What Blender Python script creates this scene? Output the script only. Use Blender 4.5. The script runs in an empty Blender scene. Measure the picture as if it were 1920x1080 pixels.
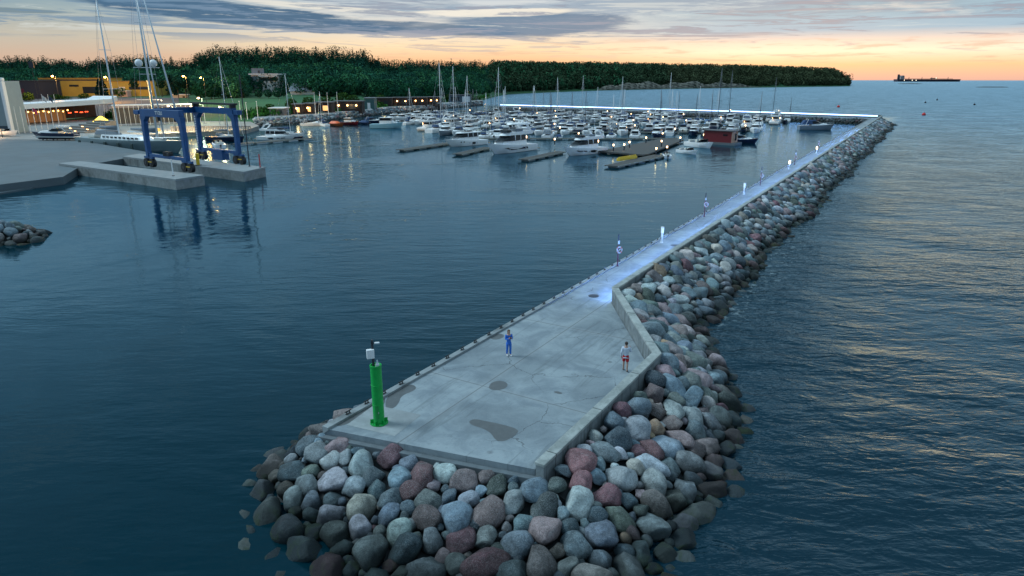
import bpy, math, random
import numpy as np
from mathutils import Vector, Matrix
random.seed(7); rng = np.random.default_rng(11)
scene = bpy.context.scene
COL = scene.collection
# ---------------------------------------------------------------- camera, sky, sun, exposure
CAM_H = 18.7; FPX = 1280.0; PITCH = math.atan(393 / FPX)
cam_data = bpy.data.cameras.new('camera'); cam = bpy.data.objects.new('camera', cam_data); COL.objects.link(cam)
cam.location = (0, 0, CAM_H); cam.rotation_euler = (math.pi / 2 - PITCH, 0, 0)
cam_data.sensor_width = 36; cam_data.lens = 24; cam_data.clip_start = 0.5; cam_data.clip_end = 60000
scene.camera = cam
scene.view_settings.view_transform = 'Standard'; scene.view_settings.look = 'None'
scene.view_settings.exposure = 0.62; scene.view_settings.gamma = 1.0
scene.cycles.use_denoising = True
scene.cycles.max_bounces = 6; scene.cycles.diffuse_bounces = 2; scene.cycles.glossy_bounces = 3
scene.cycles.sample_clamp_indirect = 3.0; scene.cycles.sample_clamp_direct = 30.0
SUN_EL = math.radians(3.0); SUN_AZ = math.radians(21.0)          # azimuth to the right of the view direction

def srgb(r, g, b):
    return tuple(((c / 255) / 12.92 if c / 255 <= .04045 else ((c / 255 + .055) / 1.055) ** 2.4) for c in (r, g, b))

class NT:
    """tiny helper around a node tree"""
    def __init__(s, tree): s.t = tree
    def n(s, kind, **kw):
        nd = s.t.nodes.new(kind)
        for k, v in kw.items(): setattr(nd, k, v)
        return nd
    def set(s, sock, v):
        if isinstance(v, bpy.types.NodeSocket): s.t.links.new(v, sock)
        else:
            if hasattr(sock.default_value, '__len__') and not hasattr(v, '__len__'): v = (v, v, v)
            if hasattr(sock.default_value, '__len__') and len(sock.default_value) == 4 and len(v) == 3: v = (*v, 1)
            sock.default_value = v
    def m(s, op, a, b=0.0, c=0.0, clamp=False):
        nd = s.n('ShaderNodeMath', operation=op, use_clamp=clamp)
        s.set(nd.inputs[0], a); s.set(nd.inputs[1], b)
        if len(nd.inputs) > 2: s.set(nd.inputs[2], c)
        return nd.outputs[0]
    def mix(s, f, a, b, blend='MIX'):
        nd = s.n('ShaderNodeMix', data_type='RGBA', blend_type=blend)
        s.set(nd.inputs[0], f); s.set(nd.inputs[6], a); s.set(nd.inputs[7], b)
        return nd.outputs[2]
    def ramp(s, f, stops, interp='LINEAR'):
        nd = s.n('ShaderNodeValToRGB'); nd.color_ramp.interpolation = interp
        el = nd.color_ramp.elements
        while len(el) < len(stops): el.new(0.5)
        for e, (p, c) in zip(el, stops): e.position = p; e.color = (*c, 1) if hasattr(c, '__len__') else (c, c, c, 1)
        s.set(nd.inputs[0], f); return nd.outputs[0]
    def mr(s, v, a, b, c=0.0, d=1.0, smooth=True):
        nd = s.n('ShaderNodeMapRange', interpolation_type='SMOOTHSTEP' if smooth else 'LINEAR')
        for i, q in enumerate((v, a, b, c, d)): s.set(nd.inputs[i], q)
        return nd.outputs[0]
    def noise(s, vec, scale, detail=3, rough=.5, dist=0.0, col=False):
        nd = s.n('ShaderNodeTexNoise'); nd.inputs['Scale'].default_value = scale
        nd.inputs['Detail'].default_value = detail; nd.inputs['Roughness'].default_value = rough
        nd.inputs['Distortion'].default_value = dist
        if vec is not None: s.set(nd.inputs['Vector'], vec)
        return nd.outputs['Color' if col else 'Fac']
    def xyz(s, x, y, z):
        nd = s.n('ShaderNodeCombineXYZ')
        for i, q in enumerate((x, y, z)): s.set(nd.inputs[i], q)
        return nd.outputs[0]
    def sep(s, v):
        nd = s.n('ShaderNodeSeparateXYZ'); s.set(nd.inputs[0], v); return nd.outputs

world = bpy.data.worlds.new('World'); scene.world = world; world.use_nodes = True
wt = world.node_tree; wt.nodes.clear(); W = NT(wt)
tc = W.n('ShaderNodeTexCoord').outputs['Generated']
sx, sy, sz = W.sep(tc)
DEG = 57.29578
el = W.m('MULTIPLY', W.m('ARCSINE', sz), DEG)                      # elevation, degrees
az = W.m('MULTIPLY', W.m('ARCTAN2', sx, sy), DEG)                  # azimuth to the right of +Y, degrees
L = lambda *c: srgb(*c)
e01 = W.m('DIVIDE', W.m('MAXIMUM', el, 0.0), 90.0)
e_low = W.mr(el, 0.0, 8.0, 0.0, 1.0, smooth=False)
left = W.ramp(e_low, [(0, L(190, 160, 146)), (.17, L(210, 180, 156)), (.34, L(196, 188, 172)), (.55, L(160, 176, 178)), (.8, L(100, 146, 168)), (1, L(90, 140, 168))])
cent = W.ramp(e_low, [(0, L(232, 170, 136)), (.15, L(250, 194, 146)), (.3, L(255, 226, 184)), (.45, L(232, 222, 208)), (.7, L(205, 212, 216)), (1, L(150, 176, 196))])
rght = W.ramp(e_low, [(0, L(236, 184, 162)), (.12, L(255, 206, 156)), (.24, L(255, 242, 212)), (.33, L(240, 220, 204)), (.42, L(156, 188, 208)), (.7, L(150, 188, 204)), (1, L(150, 184, 202))])
base = W.mix(W.mr(az, -34, -8), left, cent)
base = W.mix(W.mr(az, 0, 20), base, rght)
high = W.ramp(e01, [(0, L(150, 182, 206)), (.08, L(158, 192, 216)), (.13, (.44, .68, .86)), (.19, (.34, .60, .80)), (.27, (.18, .38, .54)), (.40, (.07, .19, .29)), (.56, (.24, .48, .66)), (.72, (.58, .98, 1.26)), (1, (.8, 1.3, 1.65))])
silver = W.ramp(e01, [(0, L(160, 190, 206)), (.10, (.66, .88, 1.0)), (.22, (.62, .85, 1.0)), (.36, (.34, .54, .68)), (.5, (.16, .32, .44)), (.72, (.58, .98, 1.26)), (1, (.8, 1.3, 1.65))])
high = W.mix(W.mr(az, 2, 30), high, silver)
base = W.mix(W.mr(el, 6, 12), base, high)
# away from the sunset the low sky is duller
back = W.mr(W.m('ABSOLUTE', az), 60, 130)
base = W.mix(W.m('MULTIPLY', back, W.mr(el, 40, 0)), base, (.16, .25, .34))
nv = W.xyz(W.m('MULTIPLY', az, .09), W.m('MULTIPLY', el, .75), 0.0)
n1 = W.noise(nv, 1.3, 9, .62, .5)
n2 = W.noise(W.xyz(W.m('MULTIPLY', az, .22), W.m('MULTIPLY', el, 2.6), 3.0), 1.3, 8, .65, .3)
def cloud(a0, e0, wa, he, slope=0.0, soft=.55, k=1.3):
    """mask of one long flat cloud bank: centre, half width and half height in degrees"""
    da = W.m('SUBTRACT', az, a0)
    x = W.m('DIVIDE', da, wa)
    y = W.m('DIVIDE', W.m('SUBTRACT', W.m('SUBTRACT', el, e0), W.m('MULTIPLY', da, slope)), he)
    r = W.m('ADD', W.m('MULTIPLY', x, x), W.m('MULTIPLY', y, y))
    r = W.m('ADD', r, W.m('MULTIPLY', W.m('SUBTRACT', .5, n1), k * 1.9))
    r = W.m('ADD', r, W.m('MULTIPLY', W.m('SUBTRACT', .5, n2), k * 1.1))
    return W.mr(r, 1.0 + soft * .5, 1.0 - soft * .5)
dark = cloud(-20, 4.45, 11.0, .75, -.075, .5, .9)
dark2 = cloud(-7, 3.75, 7.5, .42, -.05, .6, .8)
dark3 = cloud(2.2, 4.1, 6.8, .95, .0, .8, 1.2)
dark4 = cloud(8.0, 5.2, 20, .55, .02, 1.0, 1.2)
dark5 = cloud(-36, 4.2, 5, .16, 0, .6, .5)
dark6 = cloud(-6.0, 6.2, 15, .45, .0, 1.0, 1.2)
c = W.mix(W.m('MULTIPLY', W.mr(n1, .40, .62), W.mr(el, 3.4, 5.2, 0, .62)), base, L(132, 156, 176))
c = W.mix(W.m('MULTIPLY', dark6, .75), c, L(122, 146, 170))
c = W.mix(W.m('MULTIPLY', dark4, .75), c, L(138, 162, 184))
c = W.mix(W.m('MULTIPLY', dark, .96), c, L(64, 102, 134))
c = W.mix(W.m('MULTIPLY', dark2, .88), c, L(76, 110, 140))
c = W.mix(W.m('MULTIPLY', dark3, .90), c, L(92, 126, 156))
c = W.mix(W.m('MULTIPLY', cloud(-1.5, 4.9, 6.5, .30, .02, .8, 1.0), .85), c, L(246, 238, 222))
c = W.mix(W.m('MULTIPLY', cloud(-14, 5.1, 7, .22, -.06, .8, 1.0), .7), c, L(236, 230, 216))
c = W.mix(W.m('MULTIPLY', dark5, .75), c, L(104, 128, 142))
# thin warm streaks just over the sea
n3 = W.noise(W.xyz(W.m('MULTIPLY', az, .11), W.m('ADD', W.m('MULTIPLY', el, 2.1), W.m('MULTIPLY', az, .03)), 7.0), 1.1, 9, .68, .6)
c = W.mix(W.m('MULTIPLY', W.mr(n3, .50, .60), W.mr(el, 2.3, 3.4, 0, .75)), c, L(108, 140, 168))
c = W.mix(W.m('MULTIPLY', W.mr(n3, .44, .36), W.mr(el, 2.6, 3.6, 0, .6)), c, W.mix(W.mr(az, 5, 20), L(214, 218, 214), L(190, 208, 214)))
c = W.mix(W.m('MULTIPLY', W.mr(n3, .53, .60), W.m('MULTIPLY', W.mr(el, 1.2, 2.2, 0, .5), W.mr(az, -30, -5))), c, L(170, 166, 176))
st = W.m('MULTIPLY', W.mr(n2, .50, .66), W.mr(el, .6, 1.4)); st = W.m('MULTIPLY', st, W.mr(el, 3.6, 2.2))
c = W.mix(W.m('MULTIPLY', st, W.mr(az, -20, 10, .12, .5)), c, L(214, 168, 146))
st2 = W.m('MULTIPLY', W.mr(n1, .54, .68), W.mr(el, 3.2, 4.6)); st2 = W.m('MULTIPLY', st2, W.mr(az, -25, -4))
c = W.mix(W.m('MULTIPLY', st2, .55), c, L(232, 228, 220))
# broken cloud over the whole dome, seen only in the water and as light
dv = W.xyz(W.m('DIVIDE', sx, W.m('ADD', W.m('MAXIMUM', sz, 0.0), .12)), W.m('DIVIDE', sy, W.m('ADD', W.m('MAXIMUM', sz, 0.0), .12)), 0)
cl = W.noise(dv, .8, 4, .55)
c = W.mix(W.m('MULTIPLY', W.mr(cl, .42, .62), W.mr(el, 7, 16, 0, .3)), c, (.20, .33, .46))
c = W.mix(W.mr(el, .0, -.6), c, (.03, .06, .09))
sky = W.n('ShaderNodeTexSky'); sky.sky_type = 'NISHITA'; sky.sun_disc = False
sky.sun_elevation = SUN_EL; sky.sun_rotation = SUN_AZ; sky.air_density = 1.0; sky.dust_density = 1.5
bg1 = W.n('ShaderNodeBackground'); W.set(bg1.inputs[0], sky.outputs[0]); bg1.inputs[1].default_value = 0.003
bg2 = W.n('ShaderNodeBackground'); W.set(bg2.inputs[0], c); bg2.inputs[1].default_value = 0.68
addn = W.n('ShaderNodeAddShader'); out = W.n('ShaderNodeOutputWorld')
wt.links.new(bg1.outputs[0], addn.inputs[0]); wt.links.new(bg2.outputs[0], addn.inputs[1]); wt.links.new(addn.outputs[0], out.inputs[0])
world.cycles.sampling_method = 'MANUAL'; world.cycles.sample_map_resolution = 1024

sd = bpy.data.lights.new('sun', 'SUN'); so = bpy.data.objects.new('sun', sd); COL.objects.link(so)
# the sun itself is behind cloud: a broad soft light from the bright upper cloud deck
sd.energy = 1.5; sd.angle = math.radians(22); sd.color = (.74, .92, 1.0)
e_ = math.radians(46.0); LAZ = math.radians(-80.0)
so.rotation_euler = Vector((math.sin(LAZ) * math.cos(e_), math.cos(LAZ) * math.cos(e_), math.sin(e_))).to_track_quat('Z', 'Y').to_euler()

# ---------------------------------------------------------------- measuring helpers
CP, SP = math.cos(PITCH), math.sin(PITCH)
def at(u, v, z=0.0):
    """point of the plane at height z that was measured at pixel (u, v) of the 1920x1080 photograph"""
    x = u - 960; y = 540 - v
    t = (z - CAM_H) / (-FPX * SP + y * CP)
    return Vector((x * t, (FPX * CP + y * SP) * t, z))
def height_at(p, v):
    """height above the ground of the row v over the ground point p"""
    y = 540 - v
    return CAM_H + p.y * (-FPX * SP + y * CP) / (FPX * CP + y * SP)

# ---------------------------------------------------------------- materials
MATS = {}
def mat(name, color, rough=.6, metal=0.0, noise=0.0, nscale=4.0, bump=0.0, emit=None, estr=0.0, spec=.5, dirt=None, coord='Object'):
    if name in MATS: return MATS[name]
    m = bpy.data.materials.new(name); m.use_nodes = True; t = NT(m.node_tree)
    b = m.node_tree.nodes['Principled BSDF']
    b.inputs['Roughness'].default_value = rough; b.inputs['Metallic'].default_value = metal
    b.inputs['Specular IOR Level'].default_value = spec
    b.inputs['Base Color'].default_value = (*color, 1)
    if noise or bump or dirt:
        v = t.n('ShaderNodeTexCoord').outputs[coord]
        f = t.noise(v, nscale, 5, .6)
        k = t.mr(f, .3, .7, 1 - noise, 1 + noise, smooth=False)
        cc = t.mix(1.0, color, t.xyz(k, k, k), 'MULTIPLY')
        if dirt:
            g = t.noise(v, nscale * .23, 6, .65)
            cc = t.mix(t.mr(g, .48, .68, 0, dirt[1]), cc, dirt[0])
        t.set(b.inputs['Base Color'], cc)
        if bump:
            bn = t.n('ShaderNodeBump'); bn.inputs['Strength'].default_value = .7; bn.inputs['Distance'].default_value = bump
            t.set(bn.inputs['Height'], f); t.set(b.inputs['Normal'], bn.outputs[0])
    if emit:
        b.inputs['Emission Color'].default_value = (*emit, 1); b.inputs['Emission Strength'].default_value = estr
    MATS[name] = m; return m

white = mat('white_gelcoat', (.88, .90, .90), .35, noise=.04, nscale=2)
cream = mat('cream_gelcoat', (.62, .62, .56), .3, noise=.06, nscale=2)
navy = mat('navy_gelcoat', (.015, .025, .06), .2)
greyhull = mat('grey_gelcoat', (.22, .26, .30), .3)
lightblue = mat('pale_blue_gelcoat', (.26, .50, .60), .35, noise=.06)
redpaint = mat('dark_red_paint', (.13, .008, .014), .45, noise=.12)
glass = mat('tinted_glass', (.010, .014, .018), .2, spec=.25)
teak = mat('teak_deck', (.22, .15, .09), .7, noise=.2, nscale=6)
canvas_blue = mat('blue_canvas', (.03, .07, .16), .85, noise=.15)
canvas_grey = mat('grey_canvas', (.16, .19, .22), .85, noise=.15)
steel = mat('stainless_steel', (.6, .62, .64), .3, metal=.9)
alu = mat('painted_mast', (.68, .72, .75), .35)
darkmast = mat('dark_mast', (.06, .07, .09), .35)
black = mat('black_rubber', (.012, .013, .015), .6)
darkmetal = mat('dark_metal', (.03, .035, .045), .45, noise=.2)
dockwood = mat('weathered_dock_boards', (.065, .065, .062), .8, noise=.3, nscale=3, bump=.01)
dockconc = mat('dock_float_concrete', (.26, .28, .27), .8, noise=.2, nscale=1.5)
conc = mat('quay_concrete', (.22, .24, .25), .8, noise=.10, nscale=.6, bump=.004, dirt=((.12, .13, .14), .5))
oldconc = mat('stained_concrete', (.24, .26, .26), .85, noise=.2, nscale=1.2, dirt=((.06, .07, .07), .7), bump=.01)
hoistblue = mat('hoist_blue_paint', (.004, .065, .20), .4, noise=.15, nscale=1)
yellowp = mat('yellow_paint', (.72, .46, .02), .5)
redp = mat('red_paint', (.55, .02, .02), .5)
whitep = mat('white_paint', (.78, .80, .80), .5, noise=.05)
orange = mat('orange_plastic', (.7, .12, .02), .5)
warm = mat('warm_lamp', (1, .7, .4), .5, emit=(1.0, .50, .18), estr=7)
warmdim = mat('warm_window_light', (1, .7, .4), .5, emit=(1.0, .50, .14), estr=.7)
whitel = mat('white_lamp', (1, .95, .85), .5, emit=(1.0, .60, .27), estr=6)
sodium = mat('sodium_lamp', (1, .5, .2), .5, emit=(1.0, .42, .08), estr=40)
redl = mat('red_tail_light', (1, .1, .1), .5, emit=(1.0, .08, .02), estr=3)

# ---------------------------------------------------------------- mesh builder
def rotz(p, a):
    c_, s_ = math.cos(a), math.sin(a); return Vector((p[0] * c_ - p[1] * s_, p[0] * s_ + p[1] * c_, p[2]))
class MB:
    def __init__(s): s.v = []; s.f = []; s.mi = []; s.cur = 0
    def slot(s, i): s.cur = i; return s
    def face(s, idx): s.f.append(tuple(idx)); s.mi.append(s.cur)
    def box(s, c, size, rz=0.0, tilt=None):
        b = len(s.v); hx, hy, hz = size[0] / 2, size[1] / 2, size[2] / 2
        for z in (-hz, hz):
            for x, y in ((-hx, -hy), (hx, -hy), (hx, hy), (-hx, hy)):
                p = Vector((x, y, z))
                if tilt: p = tilt @ p
                p = rotz(p, rz); s.v.append((p[0] + c[0], p[1] + c[1], p[2] + c[2]))
        for q in ((0, 3, 2, 1), (4, 5, 6, 7), (0, 1, 5, 4), (1, 2, 6, 5), (2, 3, 7, 6), (3, 0, 4, 7)): s.face([b + i for i in q])
        return s
    def rings(s, R, close=True, caps=True):
        b = len(s.v); n = len(R[0])
        for r in R: s.v.extend(tuple(p) for p in r)
        for i in range(len(R) - 1):
            for j in range(n if close else n - 1):
                k = (j + 1) % n
                s.face((b + i * n + j, b + i * n + k, b + (i + 1) * n + k, b + (i + 1) * n + j))
        if caps and close:
            s.face([b + j for j in range(n)][::-1]); s.face([b + (len(R) - 1) * n + j for j in range(n)])
        return s
    def tube(s, p0, p1, r0, r1=None, n=8):
        r1 = r0 if r1 is None else r1; p0 = Vector(p0); p1 = Vector(p1); d = (p1 - p0)
        if d.length < 1e-6: return s
        q = d.to_track_quat('Z', 'Y')
        R = []
        for p, r in ((p0, r0), (p1, r1)): R.append([p + q @ Vector((r * math.cos(2 * math.pi * j / n), r * math.sin(2 * math.pi * j / n), 0)) for j in range(n)])
        return s.rings(R)
    def path(s, pts, r, n=6):
        for a, b in zip(pts[:-1], pts[1:]): s.tube(a, b, r, r, n)
        return s
    def prism(s, pts, z0, z1):
        return s.rings([[(p[0], p[1], z0) for p in pts], [(p[0], p[1], z1) for p in pts]])
    def lathe(s, prof, c=(0, 0, 0), n=16):
        return s.rings([[(c[0] + r * math.cos(2 * math.pi * j / n), c[1] + r * math.sin(2 * math.pi * j / n), c[2] + z) for j in range(n)] for r, z in prof])
    def ball(s, c, r, n=8, sz=1.0):
        k = max(4, n // 2 + 1)
        return s.lathe([(max(.001, r * math.sin(math.pi * i / k)), -r * sz * math.cos(math.pi * i / k)) for i in range(k + 1)], c, n)
    def quad(s, *p):
        b = len(s.v); s.v.extend(tuple(q) for q in p); s.face(range(b, b + len(p))); return s
    def build(s, name, mats, parent=None, smooth=False, bevel=0.0, recenter=False, fix=True):
        me = bpy.data.meshes.new(name)
        v = s.v; off = None
        if recenter:
            A = np.array(v); off = ((A[:, 0].min() + A[:, 0].max()) / 2, (A[:, 1].min() + A[:, 1].max()) / 2, A[:, 2].min())
            v = (A - np.array(off)).tolist()
        me.from_pydata(v, [], s.f)
        ms = mats if isinstance(mats, (list, tuple)) else [mats]
        for m_ in ms: me.materials.append(m_)
        if len(ms) > 1: me.polygons.foreach_set('material_index', s.mi)
        if fix:
            import bmesh
            bm = bmesh.new(); bm.from_mesh(me); bmesh.ops.recalc_face_normals(bm, faces=bm.faces); bm.to_mesh(me); bm.free()
        if smooth: me.shade_smooth() if hasattr(me, 'shade_smooth') else None
        if smooth == 'auto': me.set_sharp_from_angle(angle=math.radians(38))
        me.update()
        o = bpy.data.objects.new(name, me); COL.objects.link(o)
        if off: o.location = off
        if parent: o.parent = parent
        if bevel:
            bv = o.modifiers.new('bevel', 'BEVEL'); bv.width = bevel; bv.segments = 2; bv.limit_method = 'ANGLE'
        return o
def tag(o, label=None, cat=None, group=None, kind=None):
    if label: o['label'] = label
    if cat: o['category'] = cat
    if group: o['group'] = group
    if kind: o['kind'] = kind
    return o
def empty(name, loc=(0, 0, 0), rz=0.0, label=None, cat=None, group=None):
    o = bpy.data.objects.new(name, None); o.empty_display_size = .5; COL.objects.link(o)
    o.location = loc; o.rotation_euler = (0, 0, rz); return tag(o, label, cat, group)
KIDS = {}
def kids(o): return KIDS.get(o.name) or KIDS.setdefault(o.name, [c for c in bpy.data.objects if c.parent == o])
def copy_thing(o, loc, rz=None, label=None, scale=None, group=None, parent=None):
    c_ = o.copy(); COL.objects.link(c_); c_.parent = parent
    if parent is None:
        c_.location = loc
        if rz is not None: c_.rotation_euler = (0, 0, rz)
        if scale: c_.scale = (scale,) * 3
        if label: c_['label'] = label
        if group: c_['group'] = group
    for ch in kids(o): copy_thing(ch, None, parent=c_)
    return c_
ORD = ['first', 'second', 'third', 'fourth', 'fifth', 'sixth', 'seventh', 'eighth', 'ninth', 'tenth', 'eleventh', 'twelfth', 'thirteenth', 'fourteenth', 'fifteenth', 'sixteenth', 'seventeenth', 'eighteenth', 'nineteenth']
TENS = {20: 'twenty', 30: 'thirty', 40: 'forty', 50: 'fifty', 60: 'sixty', 70: 'seventy', 80: 'eighty', 90: 'ninety'}
TENTH = {20: 'twentieth', 30: 'thirtieth', 40: 'fortieth', 50: 'fiftieth', 60: 'sixtieth', 70: 'seventieth', 80: 'eightieth', 90: 'ninetieth'}
def nth(k):
    k += 1
    if k <= 19: return ORD[k - 1]
    if k >= 100: return 'one hundred and ' + nth(k - 101) if k > 100 else 'one hundredth'
    return TENTH[k] if k % 10 == 0 else TENS[k - k % 10] + '-' + ORD[k % 10 - 1]

# ---------------------------------------------------------------- water
def water_material():
    m = bpy.data.materials.new('water'); m.use_nodes = True; t = NT(m.node_tree)
    b = m.node_tree.nodes['Principled BSDF']
    g = t.n('ShaderNodeNewGeometry').outputs['Position']
    px, py, pz = t.sep(g)
    # open sea lies to the right of the breakwater line and beyond the far arm
    side = t.m('SUBTRACT', t.m('MULTIPLY', t.m('SUBTRACT', px, 8.5), .857), t.m('MULTIPLY', t.m('SUBTRACT', py, 51.0), .515))
    sea = t.mr(side, -2, 6)
    far = t.mr(t.m('SUBTRACT', t.m('ADD', t.m('MULTIPLY', px, .64), t.m('MULTIPLY', py, .77)), 376.0), 0, 40)
    sea = t.m('MAXIMUM', sea, far)
    b.inputs['Base Color'].default_value = (.004, .026, .036, 1)
    t.set(b.inputs['Base Color'], t.mix(sea, (.0003, .018, .027), (.0022, .019, .031)))
    b.inputs['IOR'].default_value = 1.333
    dist = t.m('SQRT', t.m('ADD', t.m('MULTIPLY', px, px), t.m('MULTIPLY', py, py)))
    t.set(b.inputs['Roughness'], t.m('ADD', t.mr(dist, 60, 900, .06, .20, smooth=False), t.m('MULTIPLY', sea, t.mr(dist, 60, 500, .04, .16))))
    fo = t.m('MULTIPLY', t.mr(side, 9.6, 7.4), t.mr(t.noise(g, 1.3, 5, .7, .6), .52, .68)); fo = t.m('MULTIPLY', t.m('MULTIPLY', fo, t.mr(side, 3, 5)), t.mr(py, 44, 56, 0, .30))
    t.set(b.inputs['Base Color'], t.mix(fo, b.inputs['Base Color'].links[0].from_socket, (.5, .6, .62)))
    rot = t.n('ShaderNodeMapping'); rot.inputs['Rotation'].default_value = (0, 0, math.radians(-38)); rot.inputs['Scale'].default_value = (.45, 1.0, 1.0)
    t.set(rot.inputs['Vector'], g)
    rot2 = t.n('ShaderNodeMapping'); rot2.inputs['Rotation'].default_value = (0, 0, math.radians(-8)); rot2.inputs['Scale'].default_value = (.35, 1.0, 1.0)
    t.set(rot2.inputs['Vector'], g)
    a1 = t.noise(rot.outputs[0], .85, 3, .55, .6)
    a2 = t.noise(rot.outputs[0], 2.7, 3, .55, .4)
    a3 = t.noise(g, .07, 2, .5)
    a4 = t.noise(rot.outputs[0], .26, 2, .5, .3)
    hs = t.m('ADD', t.m('ADD', t.m('MULTIPLY', a1, .34), t.m('MULTIPLY', a2, .10)), t.m('MULTIPLY', a4, .55))
    hs = t.m('MULTIPLY', hs, t.mr(a3, .3, .7, .6, 1.3))
    b1 = t.noise(rot2.outputs[0], .55, 3, .5, .3)
    b2 = t.noise(rot2.outputs[0], 2.4, 2, .5)
    gust = t.mr(t.noise(g, .022, 4, .6, 1.0), .38, .62, .3, 1.5)
    hb = t.m('MULTIPLY', t.m('ADD', t.m('MULTIPLY', b1, .075), t.m('MULTIPLY', b2, .022)), gust)
    h = t.m('ADD', t.m('MULTIPLY', hs, sea), t.m('MULTIPLY', hb, t.m('SUBTRACT', 1.0, sea)))
    bn = t.n('ShaderNodeBump'); bn.inputs['Strength'].default_value = 1.0; bn.inputs['Distance'].default_value = 1.0
    t.set(bn.inputs['Height'], h)
    # ripples too small for the bump at a distance: scatter of facet slopes
    nc = t.noise(rot.outputs[0], 1.1, 3, .6, .3, col=True); nx_, ny_, nz_ = t.sep(nc)
    big = t.noise(rot2.outputs[0], .09, 4, .6)
    k_ = t.m('MULTIPLY', t.mr(dist, 60, 320, .0, 1.0, smooth=False), t.m('ADD', .22, t.m('MULTIPLY', sea, .5)))
    k_ = t.m('MULTIPLY', k_, t.mr(big, .3, .7, .55, 1.35))
    nrm = t.xyz(t.m('MULTIPLY', t.m('SUBTRACT', nx_, .5), k_), t.m('MULTIPLY', t.m('SUBTRACT', ny_, .5), k_), 1.0)
    vn = t.n('ShaderNodeVectorMath', operation='NORMALIZE'); t.set(vn.inputs[0], nrm)
    t.set(bn.inputs['Normal'], vn.outputs[0])
    # body colour of the water under a reflecting surface
    col_ = b.inputs['Base Color'].links[0].from_socket; rg_ = b.inputs['Roughness'].links[0].from_socket
    df = t.n('ShaderNodeBsdfDiffuse'); t.set(df.inputs['Color'], col_); t.set(df.inputs['Normal'], bn.outputs[0])
    gl = t.n('ShaderNodeBsdfGlossy'); t.set(gl.inputs['Color'], t.mix(sea, (.60, .86, 1.0), (.58, .84, 1.0))); t.set(gl.inputs['Roughness'], rg_); t.set(gl.inputs['Normal'], bn.outputs[0])
    fr = t.n('ShaderNodeFresnel'); fr.inputs['IOR'].default_value = 1.333; t.set(fr.inputs['Normal'], bn.outputs[0])
    mx_ = t.n('ShaderNodeMixShader'); t.set(mx_.inputs[0], fr.outputs[0]); m.node_tree.links.new(df.outputs[0], mx_.inputs[1]); m.node_tree.links.new(gl.outputs[0], mx_.inputs[2])
    m.node_tree.links.new(mx_.outputs[0], m.node_tree.nodes['Material Output'].inputs['Surface']); m.node_tree.nodes.remove(b)
    return m
WATER = water_material()
def build_water():
    mb = MB(); n = 96; RE = 7.4e6
    rad = [0, 40, 100, 200, 400, 700, 1100, 1700, 2500, 3500, 5000, 7000, 9000, 11000, 13000, 15000, 17000, 20000, 26000]
    mb.v.append((0, 0, 0)); R = []
    for r in rad[1:]:
        R.append([(r * math.cos(2 * math.pi * j / n), r * math.sin(2 * math.pi * j / n), -r * r / 2 / RE) for j in range(n)])
    mb.rings(R[::-1], caps=False); nr = len(R) - 1
    for j in range(n): mb.face((0, 1 + nr * n + j, 1 + nr * n + (j + 1) % n))
    o = mb.build('water', WATER, fix=False, smooth=True)
    o['kind'] = 'structure'
build_water()
# ---------------------------------------------------------------- the breakwater
D = 2.2                                   # height of the walkway over the water
FL = at(605, 803, D); AA = at(1003, 880, D)
BB = at(1224, 660, D + 1.25); CC = at(1147, 538, D + 1.25)
PD = Vector((.515, .857, 0)).normalized(); PN = Vector((PD.y, -PD.x, 0))
E1 = at(1652, 222, D); PD = (Vector((E1.x, E1.y, 0)) - Vector((CC.x, CC.y, 0))).normalized(); PN = Vector((PD.y, -PD.x, 0))
KL = at(1150, 497, D)
ARM = [at(1652, 222, D), at(1400, 213.2, D), at(1180, 206.3, D), at(938, 199.5, D)]
def v2(p, z): return (p[0], p[1], z)
def side_off(pts, d):
    """offset a polyline to its right by d"""
    o = []
    for i, p in enumerate(pts):
        a_ = pts[max(0, i - 1)]; b_ = pts[min(len(pts) - 1, i + 1)]
        def nrm(p_, q_): t_ = Vector((q_[0] - p_[0], q_[1] - p_[1], 0)).normalized(); return Vector((t_.y, -t_.x, 0))
        if i == 0: n_ = nrm(p, b_); k = 1
        elif i == len(pts) - 1: n_ = nrm(a_, p); k = 1
        else:
            n1_, n2_ = nrm(a_, p), nrm(p, b_); n_ = (n1_ + n2_).normalized(); k = 1 / max(.4, n_.dot(n1_))
        o.append(Vector((p[0], p[1], 0)) + n_ * d * k)
    return o
arm_in = side_off(ARM, -4.6)               # harbour edge of the far arm (walls lie on the outer side)
# left edge of the long leg meets the arm's harbour edge
def isect(p, d, q, e):
    den = d.x * e.y - d.y * e.x; t_ = ((q.x - p.x) * e.y - (q.y - p.y) * e.x) / den; return p + d * t_
ldir = (Vector((KL.x, KL.y, 0)) - Vector((FL.x, FL.y, 0))).normalized()
LE = [Vector((FL.x, FL.y, 0)), Vector((KL.x, KL.y, 0))]
kk = isect(Vector((KL.x, KL.y, 0)), PD, arm_in[1], (arm_in[0] - arm_in[1]).normalized())
LE.append(kk)
deckpoly = [LE[0], AA, BB, CC, ARM[0], ARM[1], ARM[2], ARM[3], arm_in[3], arm_in[2], arm_in[1], LE[2], LE[1]]

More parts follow.
